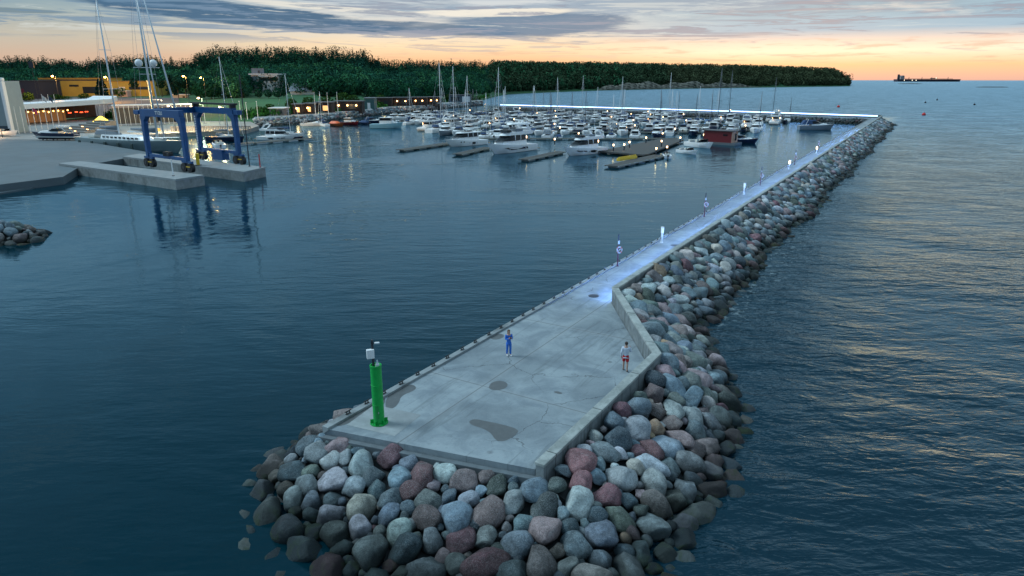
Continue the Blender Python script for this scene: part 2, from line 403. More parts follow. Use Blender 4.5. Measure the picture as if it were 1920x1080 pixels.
def deck_material():
    m = bpy.data.materials.new('walkway_concrete'); m.use_nodes = True; t = NT(m.node_tree); b = m.node_tree.nodes['Principled BSDF']
    g = t.n('ShaderNodeNewGeometry').outputs['Position']; px, py, pz = t.sep(g)
    s_ = t.m('ADD', t.m('MULTIPLY', px, PD.x), t.m('MULTIPLY', py, PD.y))
    w_ = t.m('SUBTRACT', t.m('MULTIPLY', px, PN.x), t.m('MULTIPLY', py, -PN.y))
    f = t.noise(g, .45, 8, .68, .6); f2 = t.noise(g, 5.0, 4, .6); f3 = t.noise(g, .16, 3, .6); f4 = t.noise(g, 28, 2, .5)
    c_ = t.mix(t.mr(f, .35, .65), (.175, .215, .245), (.29, .34, .365))
    c_ = t.mix(t.mr(f3, .48, .62, 0, .45), c_, (.13, .16, .18))
    c_ = t.mix(t.mr(f2, .56, .74, 0, .5), c_, (.14, .165, .18))
    c_ = t.mix(t.mr(f4, .4, .7, 0, .25), c_, (.30, .32, .32))
    # dry-trowelled slab joints
    for q, per, ph in ((s_, 10.9, 8.95), (w_, 40.0, 39.4)):
        fr = t.m('ABSOLUTE', t.m('SUBTRACT', t.m('FRACT', t.m('DIVIDE', t.m('ADD', q, ph), per)), .5))
        line = t.m('LESS_THAN', t.m('MULTIPLY', fr, per), .035)
        halo = t.mr(t.m('MULTIPLY', fr, per), .5, .05, 0, .35)
        c_ = t.mix(halo, c_, (.29, .32, .33)); c_ = t.mix(t.m('MULTIPLY', line, .7), c_, (.12, .13, .14))
    tm = t.noise(t.xyz(t.m('MULTIPLY', w_, 1.6), t.m('MULTIPLY', s_, .09), 2.0), 1.0, 5, .7, .6)
    c_ = t.mix(t.mr(tm, .56, .66, 0, .38), c_, (.10, .12, .13))
    ck = t.n('ShaderNodeTexVoronoi', feature='DISTANCE_TO_EDGE'); ck.inputs['Scale'].default_value = .16
    wv = t.n('ShaderNodeVectorMath', operation='ADD'); t.set(wv.inputs[0], g); t.set(wv.inputs[1], t.noise(g, .8, 4, .6, col=True)); t.set(ck.inputs['Vector'], wv.outputs[0])
    c_ = t.mix(t.m('MULTIPLY', t.m('LESS_THAN', ck.outputs['Distance'], .0035), t.m('MULTIPLY', t.mr(f3, .45, .55), .7)), c_, (.07, .08, .09))
    # small dark spatter
    vo = t.n('ShaderNodeTexVoronoi'); vo.inputs['Scale'].default_value = .55; t.set(vo.inputs['Vector'], g)
    sp = t.m('MULTIPLY', t.mr(vo.outputs['Distance'], .12, .05), t.mr(f, .5, .6)); c_ = t.mix(t.m('MULTIPLY', sp, .7), c_, (.10, .11, .12))
    c_ = t.mix(t.mr(pz, 1.9, .6, 0, .75), c_, (.05, .065, .06))
    t.set(b.inputs['Base Color'], c_); b.inputs['Roughness'].default_value = .75; b.inputs['Specular IOR Level'].default_value = .3
    bn = t.n('ShaderNodeBump'); bn.inputs['Distance'].default_value = .012; bn.inputs['Strength'].default_value = .6
    t.set(bn.inputs['Height'], t.m('ADD', f2, f4)); t.set(b.inputs['Normal'], bn.outputs[0]); return m
deckmat = deck_material()
mb = MB(); mb.prism(deckpoly, -3.0, D)
tag(mb.build('walkway', deckmat), kind='structure')
# low kerb beam along the harbour edge (a real step)
mb = MB(); kin = side_off(LE, .38)
mb.rings([[v2(LE[i] + (LE[i] - kin[i]) * .05, D - .35), v2(LE[i] + (LE[i] - kin[i]) * .05, D + .13), v2(kin[i], D + .13), v2(kin[i], D - .02)] for i in range(3)])
tag(mb.build('kerb', mat('kerb_concrete', (.24, .27, .28), .8, noise=.15, nscale=2.0, dirt=((.08, .09, .09), .7), coord='Object'), bevel=.02), 'pale concrete kerb running along the harbour edge of the walkway', 'kerb')
# front beam under the platform edge
mb = MB()
fn = Vector((AA.y - FL.y, FL.x - AA.x, 0)).normalized()
if fn.y > 0: fn = -fn
p0, p1 = Vector((FL.x, FL.y, 0)), Vector((AA.x, AA.y, 0)); ex = (p1 - p0).normalized()
a0, a1 = p0 - ex * .2, p1 + ex * .5
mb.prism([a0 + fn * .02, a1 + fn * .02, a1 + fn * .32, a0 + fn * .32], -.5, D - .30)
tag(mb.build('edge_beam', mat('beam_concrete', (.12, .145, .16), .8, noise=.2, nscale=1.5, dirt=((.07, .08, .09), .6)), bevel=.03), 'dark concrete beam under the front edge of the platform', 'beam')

# parapet wall
def cast_concrete(name, ca_, cb_, streak):
    m = bpy.data.materials.new(name); m.use_nodes = True; t = NT(m.node_tree); b = m.node_tree.nodes['Principled BSDF']
    g = t.n('ShaderNodeNewGeometry').outputs['Position']; px, py, pz = t.sep(g)
    s_ = t.m('ADD', t.m('MULTIPLY', px, PD.x), t.m('MULTIPLY', py, PD.y))
    f = t.noise(g, 1.1, 7, .65, .4); f2 = t.noise(g, 9, 5, .7)
    dr = t.noise(t.xyz(t.m('MULTIPLY', px, 3.0), t.m('MULTIPLY', py, 3.0), t.m('MULTIPLY', pz, .25)), 1.0, 4, .6)
    c_ = t.mix(t.mr(f, .36, .64), ca_, cb_); c_ = t.mix(t.mr(dr, .52, .66, 0, streak), c_, (.07, .085, .08)); c_ = t.mix(t.mr(f2, .58, .72, 0, .5), c_, (.12, .135, .125))
    fr = t.m('MULTIPLY', t.m('ABSOLUTE', t.m('SUBTRACT', t.m('FRACT', t.m('DIVIDE', s_, 4.4)), .5)), 4.4)
    c_ = t.mix(t.m('MULTIPLY', t.m('LESS_THAN', fr, .03), .8), c_, (.04, .045, .05))
    t.set(b.inputs['Base Color'], c_); b.inputs['Roughness'].default_value = .8; b.inputs['Specular IOR Level'].default_value = .2
    bn = t.n('ShaderNodeBump'); bn.inputs['Distance'].default_value = .02; t.set(bn.inputs['Height'], t.m('ADD', f2, f)); t.set(b.inputs['Normal'], bn.outputs[0]); return m
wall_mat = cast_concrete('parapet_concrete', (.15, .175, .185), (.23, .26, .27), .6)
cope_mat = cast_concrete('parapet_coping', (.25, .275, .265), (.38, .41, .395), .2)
ledm = mat('led_strip', (.6, .75, 1), .5, emit=(.22, .42, 1.0), estr=105)
ledm2 = mat('led_strip_far', (.7, .8, 1), .5, emit=(.30, .50, 1.0), estr=3.2)
def wall(name, base, tops, label, led=None, th=.46):
    root = empty(name, (base[0][0], base[0][1], D), 0, label, 'wall')
    o0 = Vector((base[0][0], base[0][1], D))
    out = side_off(base, th)
    b_ = MB(); cp_ = MB()
    R = []; C_ = []
    a_in = side_off(base, .035)
    oin = side_off(base, -.03); oout = side_off(base, th + .03)
    for i in range(len(base)):
        h = tops[i]
        R.append([Vector(v2(a_in[i], -1.2 if i else -.4)) - o0, Vector(v2(a_in[i], D + h - .16)) - o0, Vector(v2(out[i], D + h - .16)) - o0, Vector(v2(out[i], -1.2 if i else -.4)) - o0])
        C_.append([Vector(v2(oin[i], D + h - .16)) - o0, Vector(v2(oin[i], D + h)) - o0, Vector(v2(oout[i], D + h)) - o0, Vector(v2(oout[i], D + h - .16)) - o0])
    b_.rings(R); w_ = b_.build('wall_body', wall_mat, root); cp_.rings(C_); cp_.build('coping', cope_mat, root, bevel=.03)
    if led:
        l_ = MB(); q0 = side_off(led[0], .0); q1 = side_off(led[0], -.045); z_ = led[1]; hs_ = led[3]
        l_.rings([[Vector(v2(q1[i], D + z_)) - o0, Vector(v2(q1[i], D + z_ + hs_)) - o0, Vector(v2(q0[i], D + z_ + hs_)) - o0, Vector(v2(q0[i], D + z_)) - o0] for i in range(len(led[0]))])
        l_.build('light_strip', led[2], root)
    return root
V3 = lambda p: Vector((p[0], p[1], 0))
CCf = V3(CC)
wall('parapet_wall', [V3(AA), V3(BB), CCf + (V3(BB) - CCf).normalized() * .0, ], [.38, 1.25, 1.25], 'bent grey concrete parapet sheltering the right side of the platform')
# the long leg of the wall starts where the strip of light starts
LS = CCf + PD * .0
wall('parapet_wall', [LS + PD * .03, V3(ARM[0]) - PD * .6], [1.25, 1.25], 'long pale parapet along the seaward side of the straight walkway', led=([LS + PD * .3, V3(ARM[0]) - PD * 75], .98, ledm, .07))
aw = [V3(p) for p in ARM]
adir = (aw[1] - aw[0]).normalized()
wall('parapet_wall', [aw[0] + adir * .1, aw[1], aw[2], aw[3]], [1.45] * 4, 'far parapet lit by a blue-white line of light behind the marina', led=([aw[0] + adir * 1.5, aw[1], aw[2], aw[3]], .75, ledm2, .45))
# dark damp patches, drains and manhole covers on the concrete
patch = mat('damp_concrete', (.10, .108, .11), .35, noise=.12, nscale=3)
for pts, lab in (([(878, 790), (890, 785), (912, 790), (934, 794), (974, 805), (968, 815), (950, 826), (938, 828), (928, 824), (921, 812), (905, 803), (884, 797)], 'a'),
            ([(918, 722), (922, 717), (937, 713), (952, 718), (951, 726), (940, 731), (925, 732), (916, 728)], 'b'),
            ([(722, 767), (724, 745), (745, 727), (770, 720), (781, 725), (778, 732), (752, 742), (748, 756), (738, 766)], 'c'),
            ([(628, 799), (640, 788), (690, 757), (712, 742), (722, 745), (722, 758), (700, 770), (668, 786), (645, 798)], 'd'),
            ([(920, 632), (930, 625), (946, 627), (944, 633), (932, 637), (921, 636)], 'e'),
            ([(1036, 735), (1045, 733), (1057, 738), (1048, 739)], 'f')):
    b_ = MB(); P_ = [at(u, v, D) for u, v in pts]
    # smooth outline
    for _ in range(2): P_ = [q for i in range(len(P_)) for q in (P_[i] * .75 + P_[(i + 1) % len(P_)] * .25, P_[i] * .25 + P_[(i + 1) % len(P_)] * .75)]
    b_.quad(*[(p.x, p.y, D + .004) for p in P_]); tag(b_.build('damp_patch', patch, fix=False), kind='structure')
b_ = MB(); P_ = [at(u, v, D) for u, v in ((650, 797), (702, 759), (790, 778), (740, 818))]
b_.quad(*[(p.x, p.y, D + .010) for p in P_]); tag(b_.build('footing_pavement', mat('fresh_mortar', (.29, .32, .33), .8, noise=.15, nscale=2.0, dirt=((.18, .20, .21), .5)), fix=False), kind='structure')
for (u, v), lab in (((1113, 555), 'round dark manhole cover where the platform narrows to the walkway'), ((1265, 460), 'round dark manhole cover beside the parapet along the walkway')):
    p = at(u, v, D); b_ = MB(); b_.lathe([(.42, .0), (.42, .02), (.34, .03), (.001, .03)], (p.x, p.y, D + .004), 20)
    tag(b_.build('manhole_cover', darkmetal, recenter=True), lab, 'manhole cover', 'manhole covers on the walkway')

# ---------------------------------------------------------------- boulders
def smoothst(x): x = np.clip(x, 0, 1); return x * x * (3 - 2 * x)
import bmesh
ICO = {}
for k in (1, 2, 3):
    bm = bmesh.new(); bmesh.ops.create_icosphere(bm, subdivisions=k + 0, radius=1.0)
    ICO[k] = (np.array([v.co[:] for v in bm.verts]), np.array([[v.index for v in f.verts] for f in bm.faces])); bm.free()
PALETTE = [((.18, .25, .29), 'blue-grey', 34), ((.36, .41, .43), 'pale grey', 22), ((.27, .215, .225), 'pinkish grey', 13), ((.075, .115, .14), 'slate-blue', 9),
           ((.20, .18, .165), 'brownish grey', 8), ((.22, .115, .13), 'reddish', 4), ((.125, .165, .15), 'greenish grey', 9), ((.43, .40, .38), 'whitish', 5), ((.28, .20, .14), 'tan', 2)]
PW = np.array([p[2] for p in PALETTE], float); PW /= PW.sum()
def rock_verts(level, r, normal, rg):
    V = ICO[level][0].copy(); n = 12 if level > 1 else 4
    for _ in range(n):
        d = rg.normal(size=3); d /= np.linalg.norm(d); lim = rg.uniform(.60, .88)
        s_ = V @ d; ex_ = np.maximum(s_ - lim, 0); V -= np.outer(ex_ * rg.uniform(.88, 1.0), d)
    if level > 1:
        for fr, am in ((1.7, .045), (3.6, .018), (9.0, .009)):
            ph = rg.uniform(0, 6.28, 3); dd = rg.normal(size=(3, 3))
            V *= (1 + am * np.sin((V @ dd.T) * fr + ph).sum(1))[:, None]
    sc = np.array([rg.uniform(.95, 1.32), rg.uniform(.85, 1.02), rg.uniform(.66, .86)]) * r
    V = V * sc
    # frame: z along the slope's normal, x along a random direction in the slope
    z = normal + rg.normal(size=3) * .22; z /= np.linalg.norm(z)
    x = rg.normal(size=3); x -= x @ z * z; x /= np.linalg.norm(x); y = np.cross(z, x)
    return V @ np.array([x, y, z])
class Slope:
    """bank of armour stone between an inner and an outer line"""
    def __init__(s, P, Wl, zin, zout): s.P = np.array(P, float); s.W = np.array(Wl, float); s.zi = np.array(zin, float); s.zo = zout
    def sample(s, n, rg):
        P0, P1, W0, W1 = s.P[:-1], s.P[1:], s.W[:-1], s.W[1:]
        area = (np.linalg.norm(P1 - P0, axis=1) + np.linalg.norm(W1 - W0, axis=1)) / 2 * np.linalg.norm((W0 + W1 - P0 - P1) / 2, axis=1)
        j = rg.choice(len(area), n, p=area / area.sum()); t_ = rg.random(n); q = rg.random(n)
        lp = np.linalg.norm(P1 - P0, axis=1)[j]; lw = np.linalg.norm(W1 - W0, axis=1)[j]
        # area-true across the fan
        k = rg.random(n) * np.maximum(lp, lw); q = np.where(k > lp + (lw - lp) * q, 1 - q * .5, q)
        a_ = P0[j] + (P1[j] - P0[j]) * t_[:, None]; b_ = W0[j] + (W1[j] - W0[j]) * t_[:, None]
        xy = a_ + (b_ - a_) * q[:, None]; zi = s.zi[:-1][j] + (s.zi[1:][j] - s.zi[:-1][j]) * t_
        z = zi + (s.zo - zi) * q ** 1.0
        d = b_ - a_; ln = np.linalg.norm(d, axis=1); hz = (zi - s.zo) / ln
        N = np.stack([d[:, 0] / ln * hz, d[:, 1] / ln * hz, np.ones(n)], 1); N /= np.linalg.norm(N, axis=1)[:, None]
        return np.column_stack([xy, z]), N, j + t_, q
def pack(slope, sizes, rg, keep=.71):
    """fit stones of falling size next to each other"""
    cell = 2.6; grid = {}; C_, Nn, R_, S_, Q_ = [], [], [], [], []
    for rmean, tries in sizes:
        pts, N, s_, q_ = slope.sample(tries, rg)
        rad = rmean * rg.uniform(.86, 1.16, tries)
        for i in range(tries):
            p = pts[i]; key = (int(p[0] // cell), int(p[1] // cell)); ok = True
            for dx in (-1, 0, 1):
                for dy in (-1, 0, 1):
                    for k in grid.get((key[0] + dx, key[1] + dy), ()):
                        dd = (rad[i] + R_[k]) * keep
                        e = C_[k] - p
                        if e @ e < dd * dd: ok = False; break
                    if not ok: break
                if not ok: break
            if ok:
                grid.setdefault(key, []).append(len(C_)); C_.append(p); Nn.append(N[i]); R_.append(rad[i]); S_.append(s_[i]); Q_.append(q_[i])
    return np.array(C_), np.array(Nn), np.array(R_), np.array(S_), np.array(Q_)
def rock_material():
    m = bpy.data.materials.new('granite_boulder'); m.use_nodes = True; t = NT(m.node_tree); b = m.node_tree.nodes['Principled BSDF']
    at_ = t.n('ShaderNodeAttribute'); at_.attribute_name = 'stone'; col = at_.outputs['Color']
    g = t.n('ShaderNodeNewGeometry').outputs['Position']; pz = t.sep(g)[2]
    f = t.noise(g, 1.7, 6, .65, .5); f2 = t.noise(g, 9, 7, .85)
    ma = t.n('ShaderNodeMapping'); ma.inputs['Rotation'].default_value = (.7, .4, .3); ma.inputs['Scale'].default_value = (1, 1, 5.0); t.set(ma.inputs['Vector'], g)
    v3 = t.noise(ma.outputs[0], 1.6, 5, .7, 1.5)
    k = t.mr(f, .28, .72, .48, 1.65, smooth=False); c_ = t.mix(1.0, col, t.xyz(k, k, k), 'MULTIPLY')
    c_ = t.mix(t.mr(f2, .52, .72, 0, .62), c_, t.mix(.5, col, (.42, .44, .45)))
    c_ = t.mix(t.mr(f2, .48, .34, 0, .85), c_, t.mix(.75, col, (.02, .025, .03)))
    c_ = t.mix(t.mr(v3, .60, .66, 0, .38), c_, (.34, .36, .36))
    f4 = t.noise(g, 26, 3, .7); f5 = t.noise(g, 4.2, 4, .7, 1.0)
    c_ = t.mix(t.mr(f4, .52, .60, 0, .55), c_, t.mix(.45, col, (.55, .58, .60))); c_ = t.mix(t.mr(f4, .47, .40, 0, .6), c_, t.mix(.6, col, (.015, .02, .025)))
    c_ = t.mix(t.mr(f5, .53, .60, 0, .4), c_, t.mix(.6, col, (.05, .06, .07)))
    # wet band and weed just over the water line
    wet = t.mr(t.m('ADD', pz, t.m('MULTIPLY', f, .9)), 2.05, .8)
    c_ = t.mix(t.m('MULTIPLY', wet, .95), c_, t.mix(.10, (.010, .014, .014), col)); alg = t.m('MULTIPLY', t.mr(f, .5, .62), t.mr(pz, .75, .15))
    c_ = t.mix(t.m('MULTIPLY', alg, .5), c_, (.03, .05, .02))
    b.inputs['Specular IOR Level'].default_value = .12; t.set(b.inputs['Base Color'], c_); t.set(b.inputs['Roughness'], t.m('SUBTRACT', .75, t.m('MULTIPLY', wet, .15)))
    bn = t.n('ShaderNodeBump'); bn.inputs['Distance'].default_value = .09; bn.inputs['Strength'].default_value = .9
    t.set(bn.inputs['Height'], t.m('ADD', f2, t.m('MULTIPLY', f, 1.6))); t.set(b.inputs['Normal'], bn.outputs[0]); return m
ROCK = rock_material(); BANK = mat('dark_rubble', (.03, .034, .036), .95, noise=.5, nscale=1.5)
def mesh_np(name, V, F, col=None, smooth=True, m=None):
    me = bpy.data.meshes.new(name); me.vertices.add(len(V)); me.vertices.foreach_set('co', V.astype(np.float32).ravel())
    k = F.shape[1]; me.loops.add(F.size); me.loops.foreach_set('vertex_index', F.astype(np.int32).ravel())
    me.polygons.add(len(F)); me.polygons.foreach_set('loop_start', np.arange(0, F.size, k, dtype=np.int32))
    try: me.polygons.foreach_set('loop_total', np.full(len(F), k, dtype=np.int32))
    except Exception: pass
    me.update(calc_edges=True)
    if smooth: me.polygons.foreach_set('use_smooth', np.ones(len(F), bool))
    if col is not None:
        a_ = me.color_attributes.new('stone', 'FLOAT_COLOR', 'POINT'); a_.data.foreach_set('color', col.astype(np.float32).ravel())
    if m: me.materials.append(m)
    me.update(); o = bpy.data.objects.new(name, me); COL.objects.link(o); return o
def rocks_mesh(name, C_, N, R_, levels, cols, rg):
    Vs, Fs, Cs, off = [], [], [], 0
    for i in range(len(C_)):
        V = rock_verts(levels[i], R_[i], N[i], rg) + C_[i]; F = ICO[levels[i]][1]
        Vs.append(V); Fs.append(F + off); off += len(V); Cs.append(np.tile(np.append(cols[i], 1), (len(V), 1)))
    return mesh_np(name, np.concatenate(Vs), np.concatenate(Fs), np.concatenate(Cs), True, ROCK)
A_, B_, C0 = V3(AA), V3(BB), V3(CC)
ow = side_off([A_, B_, C0, C0 + PD * 5], .85)
head_P = [FL + Vector((1.9, 3.2, 0)), FL + Vector((-.1, .2, 0)), FL + Vector((-.1, 0, 0)), FL + Vector((-.05, -.2, 0)), FL * .86 + AA * .14 + fn * .3, FL * .5 + AA * .5 + fn * .3, AA + fn * .3, AA + fn * .3 + Vector((.5, 0, 0)), ow[0], A_ * .6 + B_ * .4 + (ow[0] - A_), ow[1] - Vector((.3, .6, 0)), ow[1], ow[1] + Vector((0, 1.5, 0)), ow[1] * .4 + ow[2] * .6, ow[2]]
head_W = [(-8.2, 37.2), (-10.8, 34.6), (-12.8, 31.8), (-13.4, 28.8), (-12.2, 25.0), (-6.9, 19.3), (-.4, 17.0), (4.0, 18.2), (7.6, 21.8), (11.6, 28.0), (13.5, 33.2), (14.6, 37.8), (15.2, 42.0), (15.7, 47.0), (16.6, 52.0)]
zi = [D - .45, D - .45, D - .55, D - .6, D - .6, D - .6, D - .5, D - .45, D - .35, D, D + .4, D + .5, D + .5, D + .55, D + .6]
for k in range(1, 61):
    s_ = k * 279 / 60.0 * (.35 + .65 * k / 60)
    q = ow[2] + PD * s_; head_P.append(q); wv = q + PN * (6.0 + .7 * math.sin(s_ * .13) + .5 * math.sin(s_ * .37)) + PD * 1.5; head_W.append((wv.x, wv.y)); zi.append(D + .68)
# the outer corner at the far end of the straight leg
q = ow[2] + PD * 283; head_P.append(q); wv = q + PN * 7 + PD * 5; head_W.append((wv.x, wv.y)); zi.append(D + .3)
head_P.append(q + PD * .6); wv = q + PN * 3 + PD * 8; head_W.append((wv.x, wv.y)); zi.append(D + .3)
SL = Slope([(p[0], p[1]) for p in head_P], head_W, zi, -.85)
# rubble core under the stones
b_ = MB(); nP = len(head_P)
b_.rings([[(SL.P[i][0], SL.P[i][1], -2), (SL.P[i][0], SL.P[i][1], SL.zi[i] - .35), (SL.W[i][0], SL.W[i][1], -1.1), (SL.W[i][0], SL.W[i][1], -2.5)] for i in range(nP)])
tag(b_.build('rubble_bank', BANK), kind='structure')
Cn, Nn, Rn, Sn, Qn = pack(SL, [(.80, 2200), (.66, 14000), (.54, 34000), (.42, 52000), (.30, 56000), (.22, 30000)], rng)
Cn += Nn * (Rn * .12)[:, None]
pick = rng.choice(len(PALETTE), len(Cn), p=PW)
base_c = np.array([p[0] for p in PALETTE])[pick] * rng.uniform(.5, 1.45, (len(Cn), 1)) * rng.uniform(.93, 1.07, (len(Cn), 3))
# apparent size in the photograph
dy_ = Cn[:, 1] * CP - (Cn[:, 2] - CAM_H) * SP
uu = 960 + FPX * Cn[:, 0] / dy_; vv = 540 + FPX * (-(Cn[:, 1] * SP + (Cn[:, 2] - CAM_H) * CP)) / dy_ * 1.0
app = Rn / dy_ * FPX; app[(uu < -20) | (uu > 1940) | (vv > 1090)] = 0
app[Cn[:, 2] < -.25] *= .3
order = np.argsort(-app); top = order[:296]; rest = order[296:]; rest = rest[(Cn[rest, 1] > 10)]
# rows: counted down the slope, from left to right round the head
DN = ['top row', 'second row', 'third row', 'fourth row', 'fifth row', 'row at the water']
rows = {}
for i in top: rows.setdefault(int(min(5, Qn[i] * 6)), []).append(i)
for r_, lst in rows.items():
    lst.sort(key=lambda i: Sn[i])
    for k, i in enumerate(lst):
        V = rock_verts(3, Rn[i], Nn[i], rng)
        o = mesh_np('boulder', V, ICO[3][1], np.tile(np.append(base_c[i], 1), (len(V), 1)), True, ROCK)
        o.location = Cn[i]
        sz = 'big ' if Rn[i] > .78 else 'small ' if Rn[i] < .42 else ''
        tag(o, f"{sz}{PALETTE[pick[i]][1]} boulder, {nth(k)} from the left, {DN[r_]} round the platform", 'boulder', 'boulders banked round the platform')
lv = np.where(app[rest] > 8, 2, 1)
tag(rocks_mesh('boulders', Cn[rest], Nn[rest], Rn[rest], lv, base_c[rest], rng), 'grey and pink boulders armouring the seaward slope of the long breakwater', 'boulders', kind='stuff')

# the tip of the opposite breakwater at the left edge
sp_c = [at(-360, 436, 0), at(-160, 436, 0), at(-20, 444, 0), at(22, 450, 0)]
def mound(name, pts, half, top_z, sizes, label, cat, rg):
    P_, W_ = [], []
    L_ = side_off(pts, half); R2 = side_off(pts, -half)
    ring = [V3(p) for p in L_] + [V3(pts[-1]) + (V3(pts[-1]) - V3(pts[-2])).normalized() * half * .9] + [V3(p) for p in R2[::-1]]
    ctr = [V3(p) for p in pts] + [V3(pts[-1])] + [V3(p) for p in pts[::-1]]
    s_ = Slope([(c_.x, c_.y) for c_ in ctr], [(c_.x, c_.y) for c_ in ring], [top_z] * len(ctr), -.4)
    C_, N_, R_, _, _ = pack(s_, sizes, rg); pk = rg.choice(len(PALETTE), len(C_), p=PW)
    bc = np.array([p[0] for p in PALETTE])[pk] * rg.uniform(.7, 1.2, (len(C_), 1))
    b_ = MB(); b_.rings([[(c_.x, c_.y, -1), (c_.x, c_.y, top_z - .5), (w_.x, w_.y, -.9)] for c_, w_ in zip(ctr, ring)])
    tag(b_.build('rubble_bank', BANK), kind='structure')
    return tag(rocks_mesh(name, C_, N_, R_, [2] * len(C_), bc, rg), label, cat, kind='stuff')
mound('boulder_spit', sp_c, 5.0, 1.9, [(.85, 700), (.65, 2500), (.45, 4000), (.3, 4000)], 'mound of grey boulders at the tip of the opposite breakwater', 'boulders', rng)
# harbour side footing of the far arm
ai = [V3(p) for p in arm_in]; ai[0] = LE[2] + Vector((-1.0, 1.0, 0)); ao = side_off(ai, -4.2)
s_ = Slope([(p.x, p.y) for p in side_off(ai, -.1)], [(p.x, p.y) for p in ao], [1.7] * 4, -.5)
b_ = MB(); b_.rings([[(p.x, p.y, -1), (p.x, p.y, 1.4), (q.x, q.y, -.9)] for p, q in zip(side_off(ai, -.02), ao)]); tag(b_.build('rubble_bank', BANK), kind='structure')
C_, N_, R_, _, _ = pack(s_, [(.8, 4000), (.6, 5000), (.4, 3000)], rng); pk = rng.choice(len(PALETTE), len(C_), p=PW)
tag(rocks_mesh('boulders', C_, N_, R_, [1] * len(C_), np.array([p[0] for p in PALETTE])[pk] * rng.uniform(.25, .5, (len(C_), 1)), rng), 'dark boulders at the harbour side foot of the far lit breakwater', 'boulders', kind='stuff')
# ---------------------------------------------------------------- beacon, kerb cleats, life-ring posts, light bollards
green = mat('beacon_green', (.004, .36, .06), .45, noise=.2, nscale=2.2, spec=.4, dirt=((.01, .20, .05), .6))
bp = at(711, 793, D); bh = height_at(bp, 684) - D
root = empty('navigation_beacon', bp, 0, 'tall bright green cylindrical beacon post with a dark mast and white box on top', 'beacon')
rb = .275
b_ = MB(); b_.lathe([(rb, .05), (rb, bh - .1), (rb + .015, bh - .1), (rb + .015, bh), (rb - .03, bh), (rb - .03, bh - .06), (.001, bh - .06)], n=32); b_.build('tower', green, root, smooth='auto')
b_ = MB(); b_.lathe([(rb + .17, .012), (rb + .17, .06), (rb + .01, .06)], n=32)
for k in range(6):
    a_ = k * math.pi / 3 + .3; b_.box(((rb + .08) * math.cos(a_), (rb + .08) * math.sin(a_), .16), (.15, .02, .2), a_)
b_.build('base_flange', green, root)
b_ = MB()
for z_ in (bh * .34, bh * .67): b_.lathe([(rb + .001, z_ - .02), (rb + .012, z_ - .015), (rb + .012, z_ + .015), (rb + .001, z_ + .02)], n=32)
b_.build('weld_band', green, root)
b_ = MB(); b_.rings([[((rb + d_) * math.cos(a_), (rb + d_) * math.sin(a_), z_) for d_, z_ in ((-.01, .35), (.012, .35), (.012, 1.05), (-.01, 1.05))] for a_ in (-1.9, -1.75, -1.6, -1.45, -1.3)]); dr_ = b_.build('door', mat('beacon_door_green', (.004, .26, .045), .45), root)
b_ = MB(); b_.box((rb * math.cos(-1.35) * 1.06, rb * math.sin(-1.35) * 1.06, .7), (.03, .03, .09)); b_.build('handle', steel, dr_)
b_ = MB()
for k in range(6):
    a_ = k * math.pi / 3 + .8; b_.tube(((rb + .12) * math.cos(a_), (rb + .12) * math.sin(a_), .06), ((rb + .12) * math.cos(a_), (rb + .12) * math.sin(a_), .1), .018, n=6)
b_.build('anchor_bolts', steel, root)
b_ = MB(); b_.tube((-.1, 0, bh - .06), (-.1, 0, bh + 1.3), .065, n=12); b_.build('mast', darkmetal, root)
b_ = MB(); b_.box((-.19, -.11, bh + .62), (.36, .2, .46), .35); b_.build('control_box', whitep, root, bevel=.02)
b_ = MB(); b_.tube((-.1, 0, bh + 1.12), (.08, -.03, bh + 1.14), .022); b_.build('arm', darkmetal, root)
b_ = MB(); b_.box((.14, -.04, bh + 1.16), (.24, .12, .08), .2); b_.build('camera_head', whitep, root, bevel=.03)
b_ = MB(); b_.lathe([(.10, bh - .06), (.10, bh + .06), (.055, bh + .1), (.04, bh + .26), (.001, bh + .28)], (.1, -.04, 0), 12); b_.build('lantern', mat('frosted_lens', (.6, .65, .68), .3), root, smooth='auto')
# mooring cleats: pairs of dark horns on the kerb
cl0 = empty('mooring_cleat', (0, 0, 0), 0, '', 'mooring cleat', 'small dark mooring cleats along the harbour kerb')
b_ = MB(); b_.tube((-.12, 0, 0), (-.12, 0, .12), .028, .028, 6); b_.tube((.12, 0, 0), (.12, 0, .12), .028, .028, 6); b_.box((0, 0, .01), (.36, .1, .02)); b_.build('stem', black, cl0)
b_ = MB(); b_.tube((-.26, 0, .15), (0, 0, .13), .022, .035, 6); b_.tube((0, 0, .13), (.26, 0, .15), .035, .022, 6); b_.build('horn', black, cl0)
seg = [(LE[0], LE[1]), (LE[1], LE[2])]; tot = [(b__ - a__).length for a__, b__ in seg]
sd_ = 1.6; k = 0
while sd_ < sum(tot) - 2 and k < 150:
    i = 0 if sd_ < tot[0] else 1; a__, b__ = seg[i]; t_ = (sd_ - (0 if i == 0 else tot[0])) / tot[i]
    p = a__ + (b__ - a__) * t_ + Vector((.857, -.515, 0)) * .17; ang = math.atan2((b__ - a__).y, (b__ - a__).x)
    lab = f"small dark mooring cleat on the harbour kerb, {nth(k)} from the beacon"
    o = cl0 if k == 0 else copy_thing(cl0, (0, 0, 0))
    o.location = (p.x, p.y, D + .13); o.scale = (.85, 1.1, 1.1); o.rotation_euler = (0, 0, ang + random.uniform(-.05, .05)); o['label'] = lab
    k += 1; sd_ += 1.42 + .012 * k + random.uniform(-.1, .1)
# steel ladders down to the water
ldx = 0
